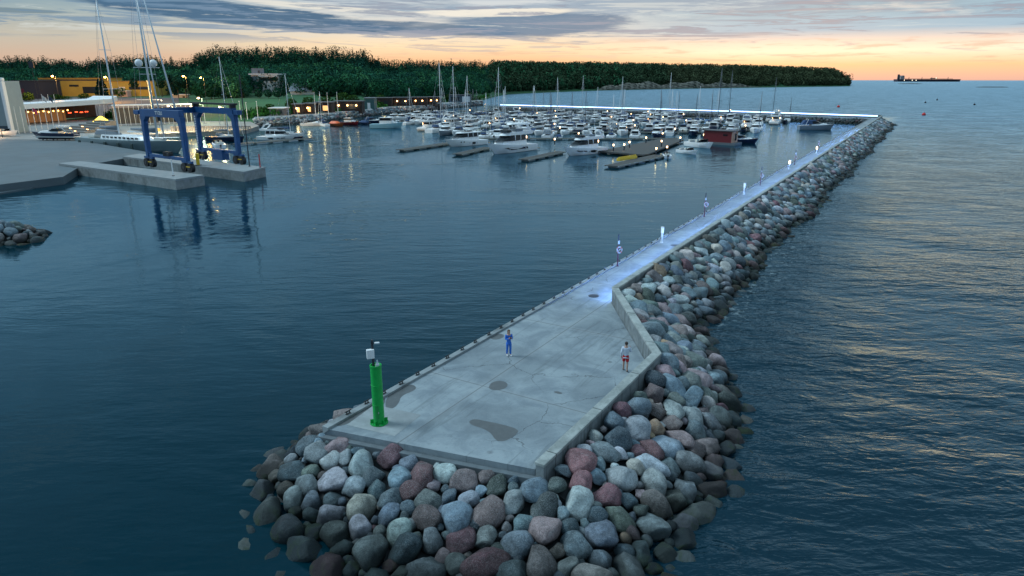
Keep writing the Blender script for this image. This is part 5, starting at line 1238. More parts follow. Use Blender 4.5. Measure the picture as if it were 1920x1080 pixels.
# stair stands in front
sa = at(100, 246, fz); st_ = empty('grandstand_steps', (sa.x, sa.y, fz), dir_of(at(100, 246, fz), at(180, 252, fz)), 'concrete seating steps rising towards the restaurant', 'steps')
b_ = MB()
for i in range(6): b_.box((9, 2 + i * 2.2, .2 + i * .28), (19 - i * 1.8, 2.18, .4 + i * .56))
b_.build('step', mat('step_concrete', (.17, .17, .16), .8, noise=.15), st_)
b_ = MB()
for i in range(5): b_.box((2.0 + i * 3.6, 1.0 + (i % 3) * 2.2 - .3, .50 + (i % 3) * .56), (1.1, .12, .12))
b_.build('step_light', warm, st_)
# flagpoles
fp0 = None
for i in range(8):
    u = 36 + i * 11.0; p = at(u, 251 - i * 1.1, fz); h = height_at(p, 204 - (3 if i < 5 else 26 if i < 8 else 0)) - fz
    r = empty('flagpole', (p.x, p.y, fz), 0, f"white flagpole before the restaurant, {nth(i)} from the left" + (' and flying a small flag' if i in (3, 5, 6) else ''), 'flagpole', 'flagpoles before the restaurant')
    b_ = MB(); b_.tube((0, 0, 0), (0, 0, h), .10, .06, 8); b_.ball((0, 0, h + .08), .12, 6); b_.build('pole', whitep, r)
    if i in (3, 5, 6):
        b_ = MB(); R_ = [[(.1 + .25 * j, .12 * math.sin(j * 1.3), h - .2 - .5 * j * .3), (.1 + .25 * j, .12 * math.sin(j * 1.3), h - 1.6 - .5 * j * .4)] for j in range(6)]; b_.rings(R_, close=False); f_ = b_.build('flag', {3: mat('flag_pink', (.5, .06, .14), .8), 5: mat('flag_white', (.6, .62, .62), .8), 6: mat('flag_navy', (.03, .05, .1), .8)}[i], r)
# tent lamp (glowing yellow)
tp = at(192, 240, fz); te = empty('lit_tent', (tp.x, tp.y, fz), 0, 'small glowing yellow tent left of the first big mast', 'tent'); b_ = MB()
b_.rings([[(-2.8, -2, 0), (2.8, -2, 0), (2.8, 2, 0), (-2.8, 2, 0)], [(-2.3, -1.8, 2.2), (2.3, -1.8, 2.2), (2.3, 1.8, 2.2), (-2.3, 1.8, 2.2)], [(-.3, -.2, 4.2), (.3, -.2, 4.2), (.3, .2, 4.2), (-.3, .2, 4.2)]]); b_.build('tent_cloth', mat('glowing_tent', (.8, .6, .1), .7, emit=(1.0, .66, .06), estr=2.2), te)
b_ = MB(); b_.box((.4, -1.97, 1.2), (1.4, .12, 2.2)); b_.build('door', darkmetal, te)
# yard behind: pergola row, crane mast, truss
pa, pb_ = at(218, 236, fz), at(385, 230, fz); pg = empty('pergola', (pa.x, pa.y, fz), dir_of(pa, pb_), 'long white-posted open shelter behind the big masts', 'shelter'); pl_ = (pb_ - pa).length; hp = height_at(pa, 198) - fz
b_ = MB(); b_.box((pl_ / 2, 2, hp), (pl_, 5, .35)); b_.build('roof', whitep, pg); b_ = MB()
for i in range(20): b_.tube((i * pl_ / 19, 0, 0), (i * pl_ / 19, 0, hp - .2), .09, n=6)
b_.build('post', whitep, pg); b_ = MB(); b_.box((pl_ / 2, 4.6, hp * .45), (pl_, .2, hp * .8)); b_.build('back_wall', darkmetal, pg)
cm = at(293, 246, fz); r = empty('yellow_mast', (cm.x, cm.y, fz), 0, 'yellow-lit white pole with a box foot on the plaza behind the hoist', 'pole'); hh = height_at(cm, 150) - fz
b_ = MB(); b_.tube((0, 0, .5), (-.6, 0, hh), .28, .14, 8); b_.build('pole', mat('cream_pole', (.62, .55, .36), .5), r); b_ = MB(); b_.box((-1.6, 0, .5), (5.2, 2.0, 1.0)); b_.build('box_foot', mat('ochre_box', (.30, .20, .07), .7), r)  # white pole, with the yellow lamplight painted into its colour
b_ = MB(); b_.tube((-5, 0, hh * .62), (3.5, 0, hh * .62), .08, n=6); b_.ball((3.5, -.2, hh * .62 - .25), .2, 6); b_.build('arm_lamp', whitep, r)
# real lamps that light the plaza
def area_glow(loc, power, color, radius=.6, name='lamp_light'):
    ld = bpy.data.lights.new(name, 'POINT'); ld.energy = power; ld.color = color; ld.shadow_soft_size = radius
    o = bpy.data.objects.new(name, ld); COL.objects.link(o); o.location = loc; return o
def street_lamp(u, v, vt, z, lab, power=9000, col=(1.0, .45, .10), mt=None, lean=0.0, hd=1.0):
    p = at(u, v, z); h = height_at(p, vt) - z; r = empty('street_lamp', (p.x, p.y, z), 0, lab, 'street lamp', 'street lamps in the harbour yard')
    b_ = MB(); b_.tube((0, 0, 0), (0, 0, h), .13, .08, 8); b_.tube((0, 0, h), (-.9, -.5, h + .15), .06, n=6); b_.build('pole', darkmetal, r)
    b_ = MB(); b_.ball((-1.1, -.6, h + .05), .34 * hd, 8, .6); b_.build('lamp', mt or sodium, r)
    area_glow((p.x - 1.1, p.y - .9, z + h - .6), power, col, .4); return r
street_lamp(113, 196, 143, 4, 'orange sodium street lamp over the left part of the yellow warehouse', 30000, hd=1.8)
street_lamp(210, 196, 145, 4, 'orange sodium street lamp over the right part of the yellow warehouse', 30000, hd=1.8)
street_lamp(356, 200, 143, 4, 'orange street lamp at the foot of the wooded hill, right of the big masts', 16000, hd=1.6)
street_lamp(389, 205, 146, 4, 'smaller orange street lamp next to the hill, farther right', 9000, hd=1.3)
street_lamp(384, 228, 184, 2, 'greenish white street lamp at the edge of the meadow', 5000, (.9, 1.0, .6), whitel, hd=1.6)
street_lamp(372, 247, 200, QZ, 'white street lamp on the quay behind the hoist', 9000, (1.0, .72, .38), whitel, hd=1.2)
street_lamp(330, 247, 199, QZ, 'twin white lamp on the quay behind the hoist', 9000, (1.0, .72, .38), whitel, hd=1.2)
street_lamp(424, 243, 201, QZ, 'white street lamp right of the hoist by the revetment', 9000, (1.0, .68, .32), whitel, hd=1.2)
street_lamp(5, 258, 240, QZ, 'low warm lamp at the left edge of the apron', 500, (1.0, .6, .3), warm, hd=1.2)
# ---------------------------------------------------------------- warehouses and houses farther back
def simple_house(name, u0, u1, vb, vt, z, depth, wallm, roofm, label, cat, parts=(), rise=0.0, over=.4):
    p0_, p1_ = at(u0, vb, z), at(u1, vb, z); w_ = (p1_ - p0_).length; h = height_at((p0_ + p1_) / 2, vt) - z
    r = empty(name, (p0_.x, p0_.y, z), dir_of(p0_, p1_), label, cat)
    b_ = MB(); b_.box((w_ / 2, depth / 2, (h - rise - 3) / 2), (w_, depth, h - rise + 3)); b_.build('wall', wallm, r)
    b_ = MB()
    if rise: b_.rings([[(x, -over, h - rise), (x, depth / 2, h), (x, depth + over, h - rise), (x, depth / 2, h - rise - .05)] for x in (-over, w_ + over)])
    else: b_.box((w_ / 2, depth / 2, h + .2), (w_ + 2 * over, depth + 2 * over, .4))
    b_.build('roof', roofm, r); 
    for (nm, x0, x1, z0, z1, m_) in parts:
        b_ = MB(); b_.box((w_ * (x0 + x1) / 2, -.04, h * (z0 + z1) / 2), (w_ * (x1 - x0), .12, h * (z1 - z0))); b_.build(nm, m_, r)
    return r
ywall = mat('yellow_render', (.50, .36, .07), .8, noise=.12, nscale=.15); ytrim = mat('ochre_trim', (.30, .18, .05), .8)
glz = mat('dusk_glass', (.03, .04, .05), .1)
simple_house('warehouse', 78, 188, 178, 147, 8, 30, ywall, ytrim, 'long yellow warehouse behind the restaurant, left block', 'warehouse', [('door', .04, .10, 0, .62, ytrim), ('window', .14, .2, .45, .62, glz), ('window', .5, .66, .5, .62, glz), ('window', .72, .95, .1, .5, glz), ('fascia', 0, 1.0, .86, .94, darkmetal)])
simple_house('warehouse', 198, 290, 178, 153, 8, 30, ywall, ytrim, 'yellow warehouse lit orange, right block', 'warehouse', [('door', .1, .22, 0, .5, darkmetal), ('door', .30, .42, 0, .6, whitep), ('window', .5, .9, .4, .62, glz)])
simple_house('shed', 28, 76, 180, 152, 8, 22, mat('dark_blue_wall', (.02, .028, .05), .8), darkmetal, 'dark blue shed left of the yellow warehouse', 'shed', [('door', .2, .4, 0, .5, mat('plum_door', (.08, .01, .03), .7))])
simple_house('shed', 122, 152, 183, 165, 5.5, 12, mat('slate_blue_wall', (.05, .07, .14), .8), whitep, 'blue-grey shed with a white roof edge before the warehouse', 'shed', [('window', .5, .8, .2, .6, mat('salmon_lit', (.5, .25, .2), .8, emit=(1.0, .36, .22), estr=.25))])
simple_house('shed', 158, 178, 184, 168, 5.5, 10, mat('salmon_wall', (.45, .22, .17), .8), whitep, 'salmon-pink kiosk with a pale roof before the warehouse', 'kiosk', [('door', .3, .6, 0, .7, darkmetal)])
simple_house('container', 223, 240, 186, 171, 5.5, 5, mat('pale_container', (.5, .42, .45), .7), whitep, 'pale container before the right warehouse block', 'container', [('door', .1, .9, .1, .9, mat('pale_container_door', (.42, .36, .38), .7))])
simple_house('shed', 290, 312, 182, 166, 5.5, 10, mat('grey_shed_wall', (.12, .13, .14), .8), darkmetal, 'grey shed right of the yellow warehouse', 'shed', [('door', .3, .6, 0, .8, darkmetal)])
simple_house('low_wall', 322, 352, 187, 178, 5.5, 3, mat('pale_blockwork', (.42, .42, .40), .8), whitep, 'pale low building beside the wooden frame', 'shed', [('door', .7, .85, 0, .8, darkmetal)])
# hill house and grey-roofed house
hh_ = at(476, 158, 14) 
def far_pt(u, v, y): # point at depth y seen at (u, v)
    k_ = (540 - v); z_ = CAM_H + y * (-FPX * SP + k_ * CP) / (FPX * CP + k_ * SP); x_ = (u - 960) * (y / (FPX * CP + k_ * SP)); return Vector((x_, y, z_))
def far_house(name, u0, u1, vb, vt, y, depth, wallm, roofm, label, parts, rise=0.0, drop=8):
    a_, b__ = far_pt(u0, vb, y), far_pt(u1, vb, y); h = far_pt(u0, vt, y).z - a_.z; w_ = b__.x - a_.x
    r = empty(name, (a_.x, y, a_.z), 0, label, 'house')
    b_ = MB(); b_.box((w_ / 2, depth / 2, (h - rise - drop) / 2), (w_, depth, h - rise + drop)); b_.build('wall', wallm, r)
    b_ = MB()
    if rise: b_.rings([[(x, -1, h - rise), (x, depth / 2, h), (x, depth + 1, h - rise), (x, depth / 2, h - rise - .05)] for x in (-1, w_ + 1)])
    else: b_.box((w_ / 2, depth / 2 - 1, h + .3), (w_ + 1.5, depth + 3, .9))
    b_.build('roof', roofm, r)
    for (nm, x0, x1, z0, z1, m_, dy2) in parts:
        b_ = MB(); b_.box((w_ * (x0 + x1) / 2, dy2, h * (z0 + z1) / 2), (w_ * (x1 - x0), .5, h * (z1 - z0))); b_.build(nm, m_, r)
    return r
bw = mat('house_white', (.80, .83, .86), .7)
far_house('modern_house', 472, 523, 156, 140, 478, 14, bw, bw, 'white flat-roofed modern house half hidden in the trees', [('window', .30, .95, .28, .62, glz, -.2), ('chimney', .28, .34, -.2, 1.5, darkmetal, -.3), ('balcony', .30, 1.0, .74, .98, bw, -2.0), ('upper_storey', .0, .45, 1.05, 1.75, mat('hillhouse_grey', (.16, .19, .22), .7), 2.0), ('wing', .0, .2, -.9, .8, mat('hillhouse_blue', (.24, .30, .36), .7), -.6)])
far_house('grey_roof_house', 545, 588, 174, 156, 458, 14, bw, mat('slate_roof', (.14, .18, .22), .6), 'white house with a big slate-grey roof above the meadow', [('window', .3, .45, .05, .25, glz, -.1), ('window', .6, .72, .05, .25, glz, -.1)], rise=5.0)
# row of dark wooden sheds with lamps along the promenade
SH = [(549, 566, 214, 196, 1), (569, 587, 213, 195, 1), (590, 622, 211, 192.5, 0), (626, 679, 208, 190.5, 3), (706, 734, 199.5, 184, 0), (736, 770, 198.5, 183.5, 2), (772, 800, 197.5, 183, 2), (802, 826, 196.5, 182.5, 2)]
tw = mat('charred_timber', (.02, .017, .018), .8, noise=.3)
for k_, (u0, u1, vb, vt, nl) in enumerate(SH):
    o = simple_house('shed', u0, u1, vb, vt, 2.8, 7, tw, mat('shed_roof', (.12, .13, .14), .7), f"dark wooden harbour shed with lamps, {nth(k_)} from the left along the promenade", 'shed', [('door', .1, .25, 0, .75, mat('shed_door', (.10, .06, .04), .7)), ('window', .5, .8, .2, .7, warmdim if k_ < 3 else glz)])
    o['group'] = 'wooden sheds along the promenade'
    w_ = (at(u1, vb, 2.8) - at(u0, vb, 2.8)).length
    for j in range(nl):
        b_ = MB(); b_.ball((w_ * (j + .6) / (nl + .2), -.5, (height_at(at(u0, vb, 2.8), vt) - 2.8) * .6), .42, 8); b_.build('wall_lamp', warm, o)
    area_glow(tuple(at((u0 + u1) / 2, vb + 1.5, 3) + Vector((0, -1, 2.2))), 220, (1.0, .6, .25))
simple_house('green_shed', 684, 702, 205, 184.5, 2.8, 8, mat('sea_green_wall', (.05, .13, .13), .7), mat('shed_roof2', (.2, .23, .25), .7), 'sea-green tall shed between the two rows of dark sheds', 'shed', [('door', .3, .6, 0, .6, whitep)])
simple_house('pavilion', 842, 882, 191.5, 179, 2.8, 10, mat('blue_pavilion', (.06, .10, .14), .6), darkmetal, 'dark blue pavilion at the root of the far breakwater', 'pavilion', [('window', .1, .5, .2, .8, glz), ('wall_panel', .62, .98, 0, .85, bw)])
simple_house('cafe', 506, 532, 217, 203.5, 2.6, 8, mat('cafe_grey', (.10, .12, .14), .7), whitep, 'small dark cafe with a pale flat roof by the promenade', 'cafe', [('window', .1, .9, .3, .8, glz), ('counter', .1, .6, 0, .28, mat('counter_grey', (.3, .33, .34), .7))])
# thin white poles by the sheds
for k_, (u, v, vt) in enumerate(((592, 214, 174), (616, 213, 174), (634, 212, 173), (452, 222, 190), (464, 222, 192), (484, 222, 190), (75, 205, 110), (353, 180, 160))):
    p = at(u, v, 3); r = empty('flagpole', (p.x, p.y, 2.5), 0, ['white pole before the harbour sheds, first from the left', 'white pole before the harbour sheds, second from the left', 'white pole before the harbour sheds, third from the left', 'white pole on the lawn right of the hoist, leftmost', 'white pole on the lawn right of the hoist, middle', 'white pole on the lawn right of the hoist, rightmost', 'tall grey floodlight pole in front of the left forest', 'short wooden mast near the pale low building'][k_], 'pole')
    hz = height_at(p, vt) - 2.5; b_ = MB(); b_.tube((0, 0, 0), (0, 0, hz), .16, .09, 6); b_.build('pole', whitep if k_ < 6 else darkmetal, r)
    b_ = MB(); b_.box((0, 0, hz) if k_ != 6 else (0, 0, hz - 3), (.3, .3, .3) if k_ != 6 else (2.4, .8, 3.2)); b_.build('cap', whitep if k_ < 6 else darkmetal, r)
# fence posts of the lit promenade behind the hoist
b_ = MB(); fa1, fb1 = at(322, 247, QZ), at(470, 246, QZ); fdv = fb1 - fa1
sf = empty('promenade_fence', (fa1.x, fa1.y, QZ), math.atan2(fdv.y, fdv.x), 'pale picket fence lit by lamps along the quay behind the hoist', 'fence')
for i in range(46): b_.box((fdv.length * i / 45, 0, .9), (.35, .12, 1.8))
b_.build('picket', mat('fence_wood', (.30, .28, .25), .8), sf); b_ = MB(); b_.box((fdv.length / 2, .12, 1.5), (fdv.length, .08, .15)); b_.build('rail', darkmetal, sf)
# ---------------------------------------------------------------- land, meadow, shore stones
def interp(x, xs, ys): return float(np.interp(x, xs, ys))
TU = [-1100, 0, 370, 400, 470, 600, 690, 720, 800, 890, 950, 1130, 1400, 1560, 1590, 1606]
TY0 = [270, 300, 305, 305, 300, 338, 385, 410, 470, 560, 870, 1160, 1500, 1740, 1790, 1830]
TZ0 = [1.4, 1.4, 1.4, 1.4, 2.0, 2.6, 2.8, 2.8, 2.5, 1.5, .3, .3, .3, .3, .1, -1.5]
TYA = [500, 500, 480, 430, 425, 425, 440, 470, 540, 650, 900, 1185, 1515, 1760, 1810, 1835]
TYB = [760, 750, 700, 640, 630, 640, 690, 760, 850, 950, 1050, 1300, 1650, 1860, 1870, 1850]
TH = [18, 18, 18, 22, 22, 22, 22, 19, 20, 22, 24, 28, 30, 26, 14, -1.5]
def land_z(u, y):
    y0, z0, ya, yb, H = (interp(u, TU, q) for q in (TY0, TZ0, TYA, TYB, TH))
    if y <= y0: return z0 - max(0, (y0 - y)) * .15
    if y <= ya: return z0 + (y - y0) / (ya - y0) * (6.1 if u < 380 else 5.3 if u < 700 else 2.0)
    zA = z0 + (6.1 if u < 380 else 5.3 if u < 700 else 2.0); t = min(1, (y - ya) / (yb - ya)); return zA + (H - zA) * (t * t * (3 - 2 * t))
def ux(u, y): return (u - 960) / 1339.0 * y
us = np.concatenate([np.arange(-1100, 900, 25), np.arange(900, 1607, 12)]); 
grass = mat('meadow_ground', (.012, .10, .030), .9, noise=.35, nscale=.06, coord='Object', dirt=((.03, .05, .02), .5))
V, F = [], []; ns = 34
for i, u in enumerate(us):
    y0 = interp(u, TU, TY0); ye = interp(u, TU, TYB) + 700
    for j in range(ns):
        y = y0 - 12 + (ye - y0 + 12) * (j / (ns - 1)) ** 1.7; V.append((ux(u, y), y, land_z(u, y)))
for i in range(len(us) - 1):
    for j in range(ns - 1): F.append((i * ns + j, (i + 1) * ns + j, (i + 1) * ns + j + 1, i * ns + j + 1))
o = mesh_np('land', np.array(V), np.array(F), None, True, grass); o['kind'] = 'structure'
# road and yard tarmac between the buildings
yard = [(u, y) for u, y in ((-900, 300), (0, 318), (330, 320), (375, 322), (375, 372), (330, 400), (330, 455), (0, 470), (-900, 470))]
b_ = MB(); b_.quad(*[(ux(u, y), y, land_z(u, y) + .25) for u, y in yard]); tag(b_.build('yard_road', mat('yard_tarmac', (.06, .065, .07), .85, noise=.2, nscale=.1), fix=False), kind='structure')
# stone revetment from the quay to the root of the far arm
rv_top = [Vector((ux(u, interp(u, TU, TY0)), interp(u, TU, TY0), 0)) for u in range(462, 900, 14)]
rvp = [at(478, 238, 0)] + [at(u, v, 0) for u, v in ((520, 235.5), (560, 232.5), (600, 229), (650, 222.5), (700, 216.5), (750, 211.5), (800, 207), (850, 202.5), (905, 197.5))]
wat = rvp; tops_ = [p + Vector((p.x, p.y, 0)).normalized() * 9 for p in rvp]
s_ = Slope([(p.x, p.y) for p in tops_], [(p.x, p.y) for p in wat], [2.6] * len(rvp), -.3)
C_, N_, R_, _, _ = pack(s_, [(1.0, 3000), (.75, 6000), (.5, 5000)], rng)
pk = rng.choice(len(PALETTE), len(C_), p=PW); bc = np.array([p[0] for p in PALETTE])[pk] * rng.uniform(.6, 1.1, (len(C_), 1))
tag(rocks_mesh('revetment_stones', C_, N_, R_, [1] * len(C_), bc, rng), 'grey stone revetment along the promenade shore', 'stones', kind='stuff')
b_ = MB(); b_.rings([[(p.x, p.y, z_) for p, z_ in ((t_ + (t_ - w_) * 3.2, -2), (t_ + (t_ - w_) * 3.2, 2.75), (t_, 2.7), (w_, -.9))] for t_, w_ in zip(tops_, wat)])
tag(b_.build('promenade', mat('promenade_paving', (.22, .24, .24), .8, noise=.15, nscale=.3)), kind='structure')
# pale limestone cliff below the headland forest
V, F = [], []; cu = np.arange(1120, 1440, 2.0); nv_ = 9
for i, u in enumerate(cu):
    y0 = interp(u, TU, TY0) + 2; hcl = (13 * min(1, (u - 1120) / 30.0) * min(1, (1440 - u) / 90.0)) * (.8 + .3 * math.sin(u * .11) * math.sin(u * .037))
    for j in range(nv_):
        t = j / (nv_ - 1); y = y0 + 14 * t ** 1.5 + 3.5 * math.sin(u * .7 + j * 2.1) * math.sin(u * .31); V.append((ux(u, y), y + rng.uniform(-1.2, 1.2), .2 + hcl * t + rng.uniform(-.5, .5)))
for i in range(len(cu) - 1):
    for j in range(nv_ - 1): F.append((i * nv_ + j, (i + 1) * nv_ + j, (i + 1) * nv_ + j + 1, i * nv_ + j + 1))
o = mesh_np('cliff', np.array(V), np.array(F), None, False, mat('limestone', (.22, .21, .17), .9, noise=.5, nscale=.3, dirt=((.05, .065, .04), .9))); o['kind'] = 'structure'
# ---------------------------------------------------------------- forest
def foliage_mat(name, hue):
    m = bpy.data.materials.new(name); m.use_nodes = True; t = NT(m.node_tree); b = m.node_tree.nodes['Principled BSDF']
    a_ = t.n('ShaderNodeAttribute'); a_.attribute_name = 'stone'; t.set(b.inputs['Base Color'], t.mix(1.0, a_.outputs['Color'], hue, 'MULTIPLY')); b.inputs['Roughness'].default_value = 1.0; b.inputs['Specular IOR Level'].default_value = 0.0
    return m
LEAF = foliage_mat('foliage', (1, 1, 1)); BARK = mat('pine_bark', (.07, .05, .04), .9, noise=.3)
def crown_quads(h, r, base, kind, n, q, rg):
    """random leaf clumps filling one crown: returns quad corners (n,4,3)"""
    t = rg.random(n); ang = rg.random(n) * 6.283
    if kind == 0:   # spruce-like cone
        prof = (1 - t) ** .85 * .95 + .05; zz = base + (h - base) * t
    elif kind == 1: # pine: flat rounded crown high on the trunk
        prof = np.sqrt(np.clip(1 - (2 * t - 1) ** 2, 0, 1)) * .95 + .08; base = base + (h - base) * .35; zz = base + (h - base) * t
    else:           # broadleaf
        prof = np.sqrt(np.clip(1 - (1.9 * t - .95) ** 2, 0, 1)) + .05; zz = base * .6 + (h - base * .6) * t
    lob = 1 + (.14 if kind == 2 else .28) * np.sin(ang * 3 + t * 9 + rg.random() * 6) + .12 * np.sin(ang * 5 - t * 14)
    rr = r * prof * lob * (.62 + .38 * rg.random(n) ** .35)
    c_ = np.stack([np.cos(ang) * rr, np.sin(ang) * rr, zz], 1)
    N = c_ - np.array([0, 0, (h + base) / 2]); N /= np.linalg.norm(N, axis=1)[:, None] + 1e-6
    N = N + rg.normal(size=(n, 3)) * .6; N /= np.linalg.norm(N, axis=1)[:, None]
    a_ = np.cross(N, rg.normal(size=(n, 3))); a_ /= np.linalg.norm(a_, axis=1)[:, None]; b_ = np.cross(N, a_)
    s_ = (q * rg.uniform(.6, 1.35, n) * (1.12 - .22 * t ** 3))[:, None]
    return np.stack([c_ + a_ * s_, c_ + b_ * s_ * .8, c_ - a_ * s_, c_ - b_ * s_ * .9], 1), t
def forest(name, trees, label, rg):
    Vs, Cs = [], []
    for (x, y, z, h, r, kind, n, q, col) in trees:
        Q, t = crown_quads(h, r, h * .18, kind, n, q, rg); Q = Q + np.array([x, y, z]); Vs.append(Q.reshape(-1, 3))
        cc = np.array(col)[None, :] * rg.uniform(.7, 1.9) * rg.uniform(.88, 1.12, (n, 1)); Cs.append(np.repeat(np.column_stack([cc, np.ones(n)]), 4, 0))
        # trunk
        k_ = np.array([[-.25, 0, 0], [.25, 0, 0], [.07, 0, h * .97], [-.07, 0, h * .97]]) + np.array([x, y, z]); Vs.append(k_); Cs.append(np.tile([.03, .035, .028, 1], (4, 1)))
    V = np.concatenate(Vs); F = np.arange(len(V)).reshape(-1, 4)
    o = mesh_np(name, V, F, np.concatenate(Cs), False, LEAF); return tag(o, label, 'forest', kind='stuff')
tr = []
GC = [(.020, .088, .050), (.028, .110, .052), (.016, .066, .044), (.036, .115, .048), (.013, .052, .038)]
def in_gap(u, y): return (460 < u < 534 and y < 476) or (534 < u < 602 and y < 458) or (15 < u < 325 and y < 520)
trf = []
for _ in range(8200):
    u = rng.uniform(-500, 930); ya, yb = interp(u, TU, TYA), interp(u, TU, TYB); y = rng.uniform(ya + 4, yb + 50)
    if u < 372 and y < ya + 60 and rng.random() < .6: continue
    x = ux(u, y) + rng.uniform(-3, 3)
    if in_gap(u, y): continue
    sl = (y - ya) / (yb - ya); kind = 2 if rng.random() < (.8 if sl < .8 else .12) else (1 if rng.random() < .4 else 0)
    h = rng.uniform(9, 20) if sl > .6 else rng.uniform(7, 15)
    if 372 < u < 692 and sl > .8: h += 3.5
    if u < 372 and sl > .7: h += 1.0 + 2.0 * math.sin(u * .03)
    h *= 1 + .18 * math.sin(u * .21 + y * .05) * math.sin(y * .11)
    if kind == 2 and sl < .8:
        h = rng.uniform(8, 14)
        if rng.random() < .45: continue
    r = h * (.19 if kind == 0 else .24 if kind == 1 else .44) * rng.uniform(.8, 1.2)
    col = GC[rng.integers(5)] if kind == 2 else GC[(2, 4, 0)[rng.integers(3)]]
    col = np.array(col) * (1.1 if sl < .7 else .7)
    tr.append((x, y, land_z(u, y) - .6, h, r, kind, 230 if kind == 2 else 120, .55 if kind == 2 else .46, col))
forest('forest', tr, 'dense dark green pine and broadleaf forest on the hill behind the harbour', rng)
tr = []
for _ in range(5600):
    u = rng.uniform(925, 1592); ya, yb = interp(u, TU, TYA), interp(u, TU, TYB); y = rng.uniform(ya, yb + 60 + (40 if u < 1500 else 0)); x = ux(u, y) + rng.uniform(-4, 4)
    if 1125 < u < 1425 and y < ya + 8: continue
    if u > 1575 and y > yb: continue
    kind = 2 if rng.random() < (.7 if y < yb or u > 1430 else .25) else 1 if rng.random() < .7 else 0
    h = rng.uniform(9, 22) * (1 if u < 1560 else .95); r = h * (.20 if kind != 2 else .33)
    col = np.array((.036, .066, .040)) * (1.0 if u < 1300 else 1.05); col = col * np.array([1.0 if u < 1250 else 1.35, 1, .9]) * rng.uniform(.6, 1.25)
    if u < 1180 and kind == 2 and rng.random() < .35: col = np.array((.022, .085, .042))
    tr.append((x, y, land_z(u, y) - 1, h, r, kind, 64, 1.2 if kind == 2 else .9, col))
forest('forest', tr, 'dark forest running along the headland behind the bay', rng)
# single broadleaf trees one can tell apart at the foot of the hill
def tree_thing(kind, h, r, n, q, col, nm):
    t_ = empty(nm, (0, 0, 0), 0, '', 'tree'); Q, tt = crown_quads(h, r, h * .22, kind, n, q, rng)
    cc = np.array(col)[None, :] * rng.uniform(.6, 1.45, (n, 1)); o = mesh_np('crown', Q.reshape(-1, 3), np.arange(n * 4).reshape(-1, 4), np.repeat(np.column_stack([cc, np.ones(n)]), 4, 0), False, LEAF); o.parent = t_
    b_ = MB(); b_.tube((0, 0, -1), (.1, 0, h * .5), .35, .2, 7); b_.tube((.1, 0, h * .4), (r * .4, 0, h * .65), .16, .06, 5); b_.tube((.1, 0, h * .4), (-r * .35, .3, h * .7), .16, .06, 5); b_.build('trunk', BARK, t_); return t_
TT = [tree_thing(2, 13, 5.6, 560, .75, (.018, .090, .045), 'broadleaf_tree'), tree_thing(2, 11, 5.0, 480, .7, (.014, .065, .040), 'broadleaf_tree'), tree_thing(1, 15, 3.4, 380, .65, (.012, .045, .030), 'pine_tree'), tree_thing(2, 7, 3.8, 300, .55, (.035, .080, .020), 'broadleaf_tree'), tree_thing(0, 16, 3.2, 420, .6, (.009, .035, .028), 'spruce_tree')]
TL = [[620, 395, 0], [648, 400, 1], [528, 400, 1], [604, 400, 1], [600, 408, 0], [500, 385, 1], [518, 382, 1], [482, 388, 1], [462, 436, 1], [440, 440, 0], [418, 442, 1],  [668, 420, 0], [690, 432, 1], [712, 442, 0], [735, 455, 1], [760, 470, 0], [785, 490, 1], [812, 520, 0], [836, 560, 1], [860, 600, 0], [882, 630, 1],
      [105, 395, 3], [117, 398, 3], [98, 392, 3], [183, 400, 4], [190, 402, 4], [152, 405, 3], [45, 420, 3], [18, 410, 3], [318, 430, 4], [330, 450, 2], [345, 455, 2], [300, 470, 2], [372, 440, 0], [392, 435, 1], [405, 425, 0], [250, 480, 2], [222, 470, 3], [541, 355, 3], [575, 360, 3], [608, 365, 3], [640, 385, 3], [500, 330, 3], [480, 320, 3], [660, 395, 3], [712, 430, 3], [880, 555, 3], [895, 575, 3], [840, 520, 3]]
tu = set()
TN = ['bright green round broadleaf tree', 'dark green round broadleaf tree', 'slender dark pine', 'low yellow-green bushy tree', 'pointed dark spruce']
TL.sort(key=lambda q: q[0]); cnt = [0] * 5
for k_, (u, y, ki) in enumerate(TL):
    if 398 < u < 700 and ki != 3: y += 40
    o = TT[ki] if ki not in tu else copy_thing(TT[ki], (0, 0, 0)); tu.add(ki); zt = land_z(u, y)
    o.location = (ux(u, y), y, zt); o.rotation_euler = (0, 0, random.uniform(0, 6)); s1 = random.uniform(.85, 1.2); s1 *= .5 if 478 < u < 536 else .8; y += 0; o.scale = (s1, s1, s1)
    o['label'] = f"{TN[ki]}, {nth(cnt[ki])} of its kind from the left at the forest edge"; o['group'] = 'trees standing at the forest edge'; cnt[ki] += 1
# hedge and lawn shrubs along the promenade
tr = []
for _ in range(420):
    u = rng.uniform(440, 915); y = interp(u, TU, TY0) + rng.uniform(4, 22); h = rng.uniform(1.2, 3.4)
    if 525 < u < 840 and y < interp(u, TU, TY0) + 10: h *= .5
    tr.append((ux(u, y), y, land_z(u, y) - .2, h, h * .7, 2, 26, .45, np.array((.028, .10, .022)) * rng.uniform(.6, 1.3)))
for _ in range(160):
    u = rng.uniform(190, 330); y = 312 + rng.uniform(0, 14); h = rng.uniform(1.5, 3); tr.append((ux(u, y), y, land_z(u, y) - .2, h, h * .7, 2, 26, .45, np.array((.02, .09, .02)) * rng.uniform(.6, 1.3)))
o = forest('shrubs', tr, 'low green shrubs along the promenade and behind the plaza', rng); o['category'] = 'shrubs'
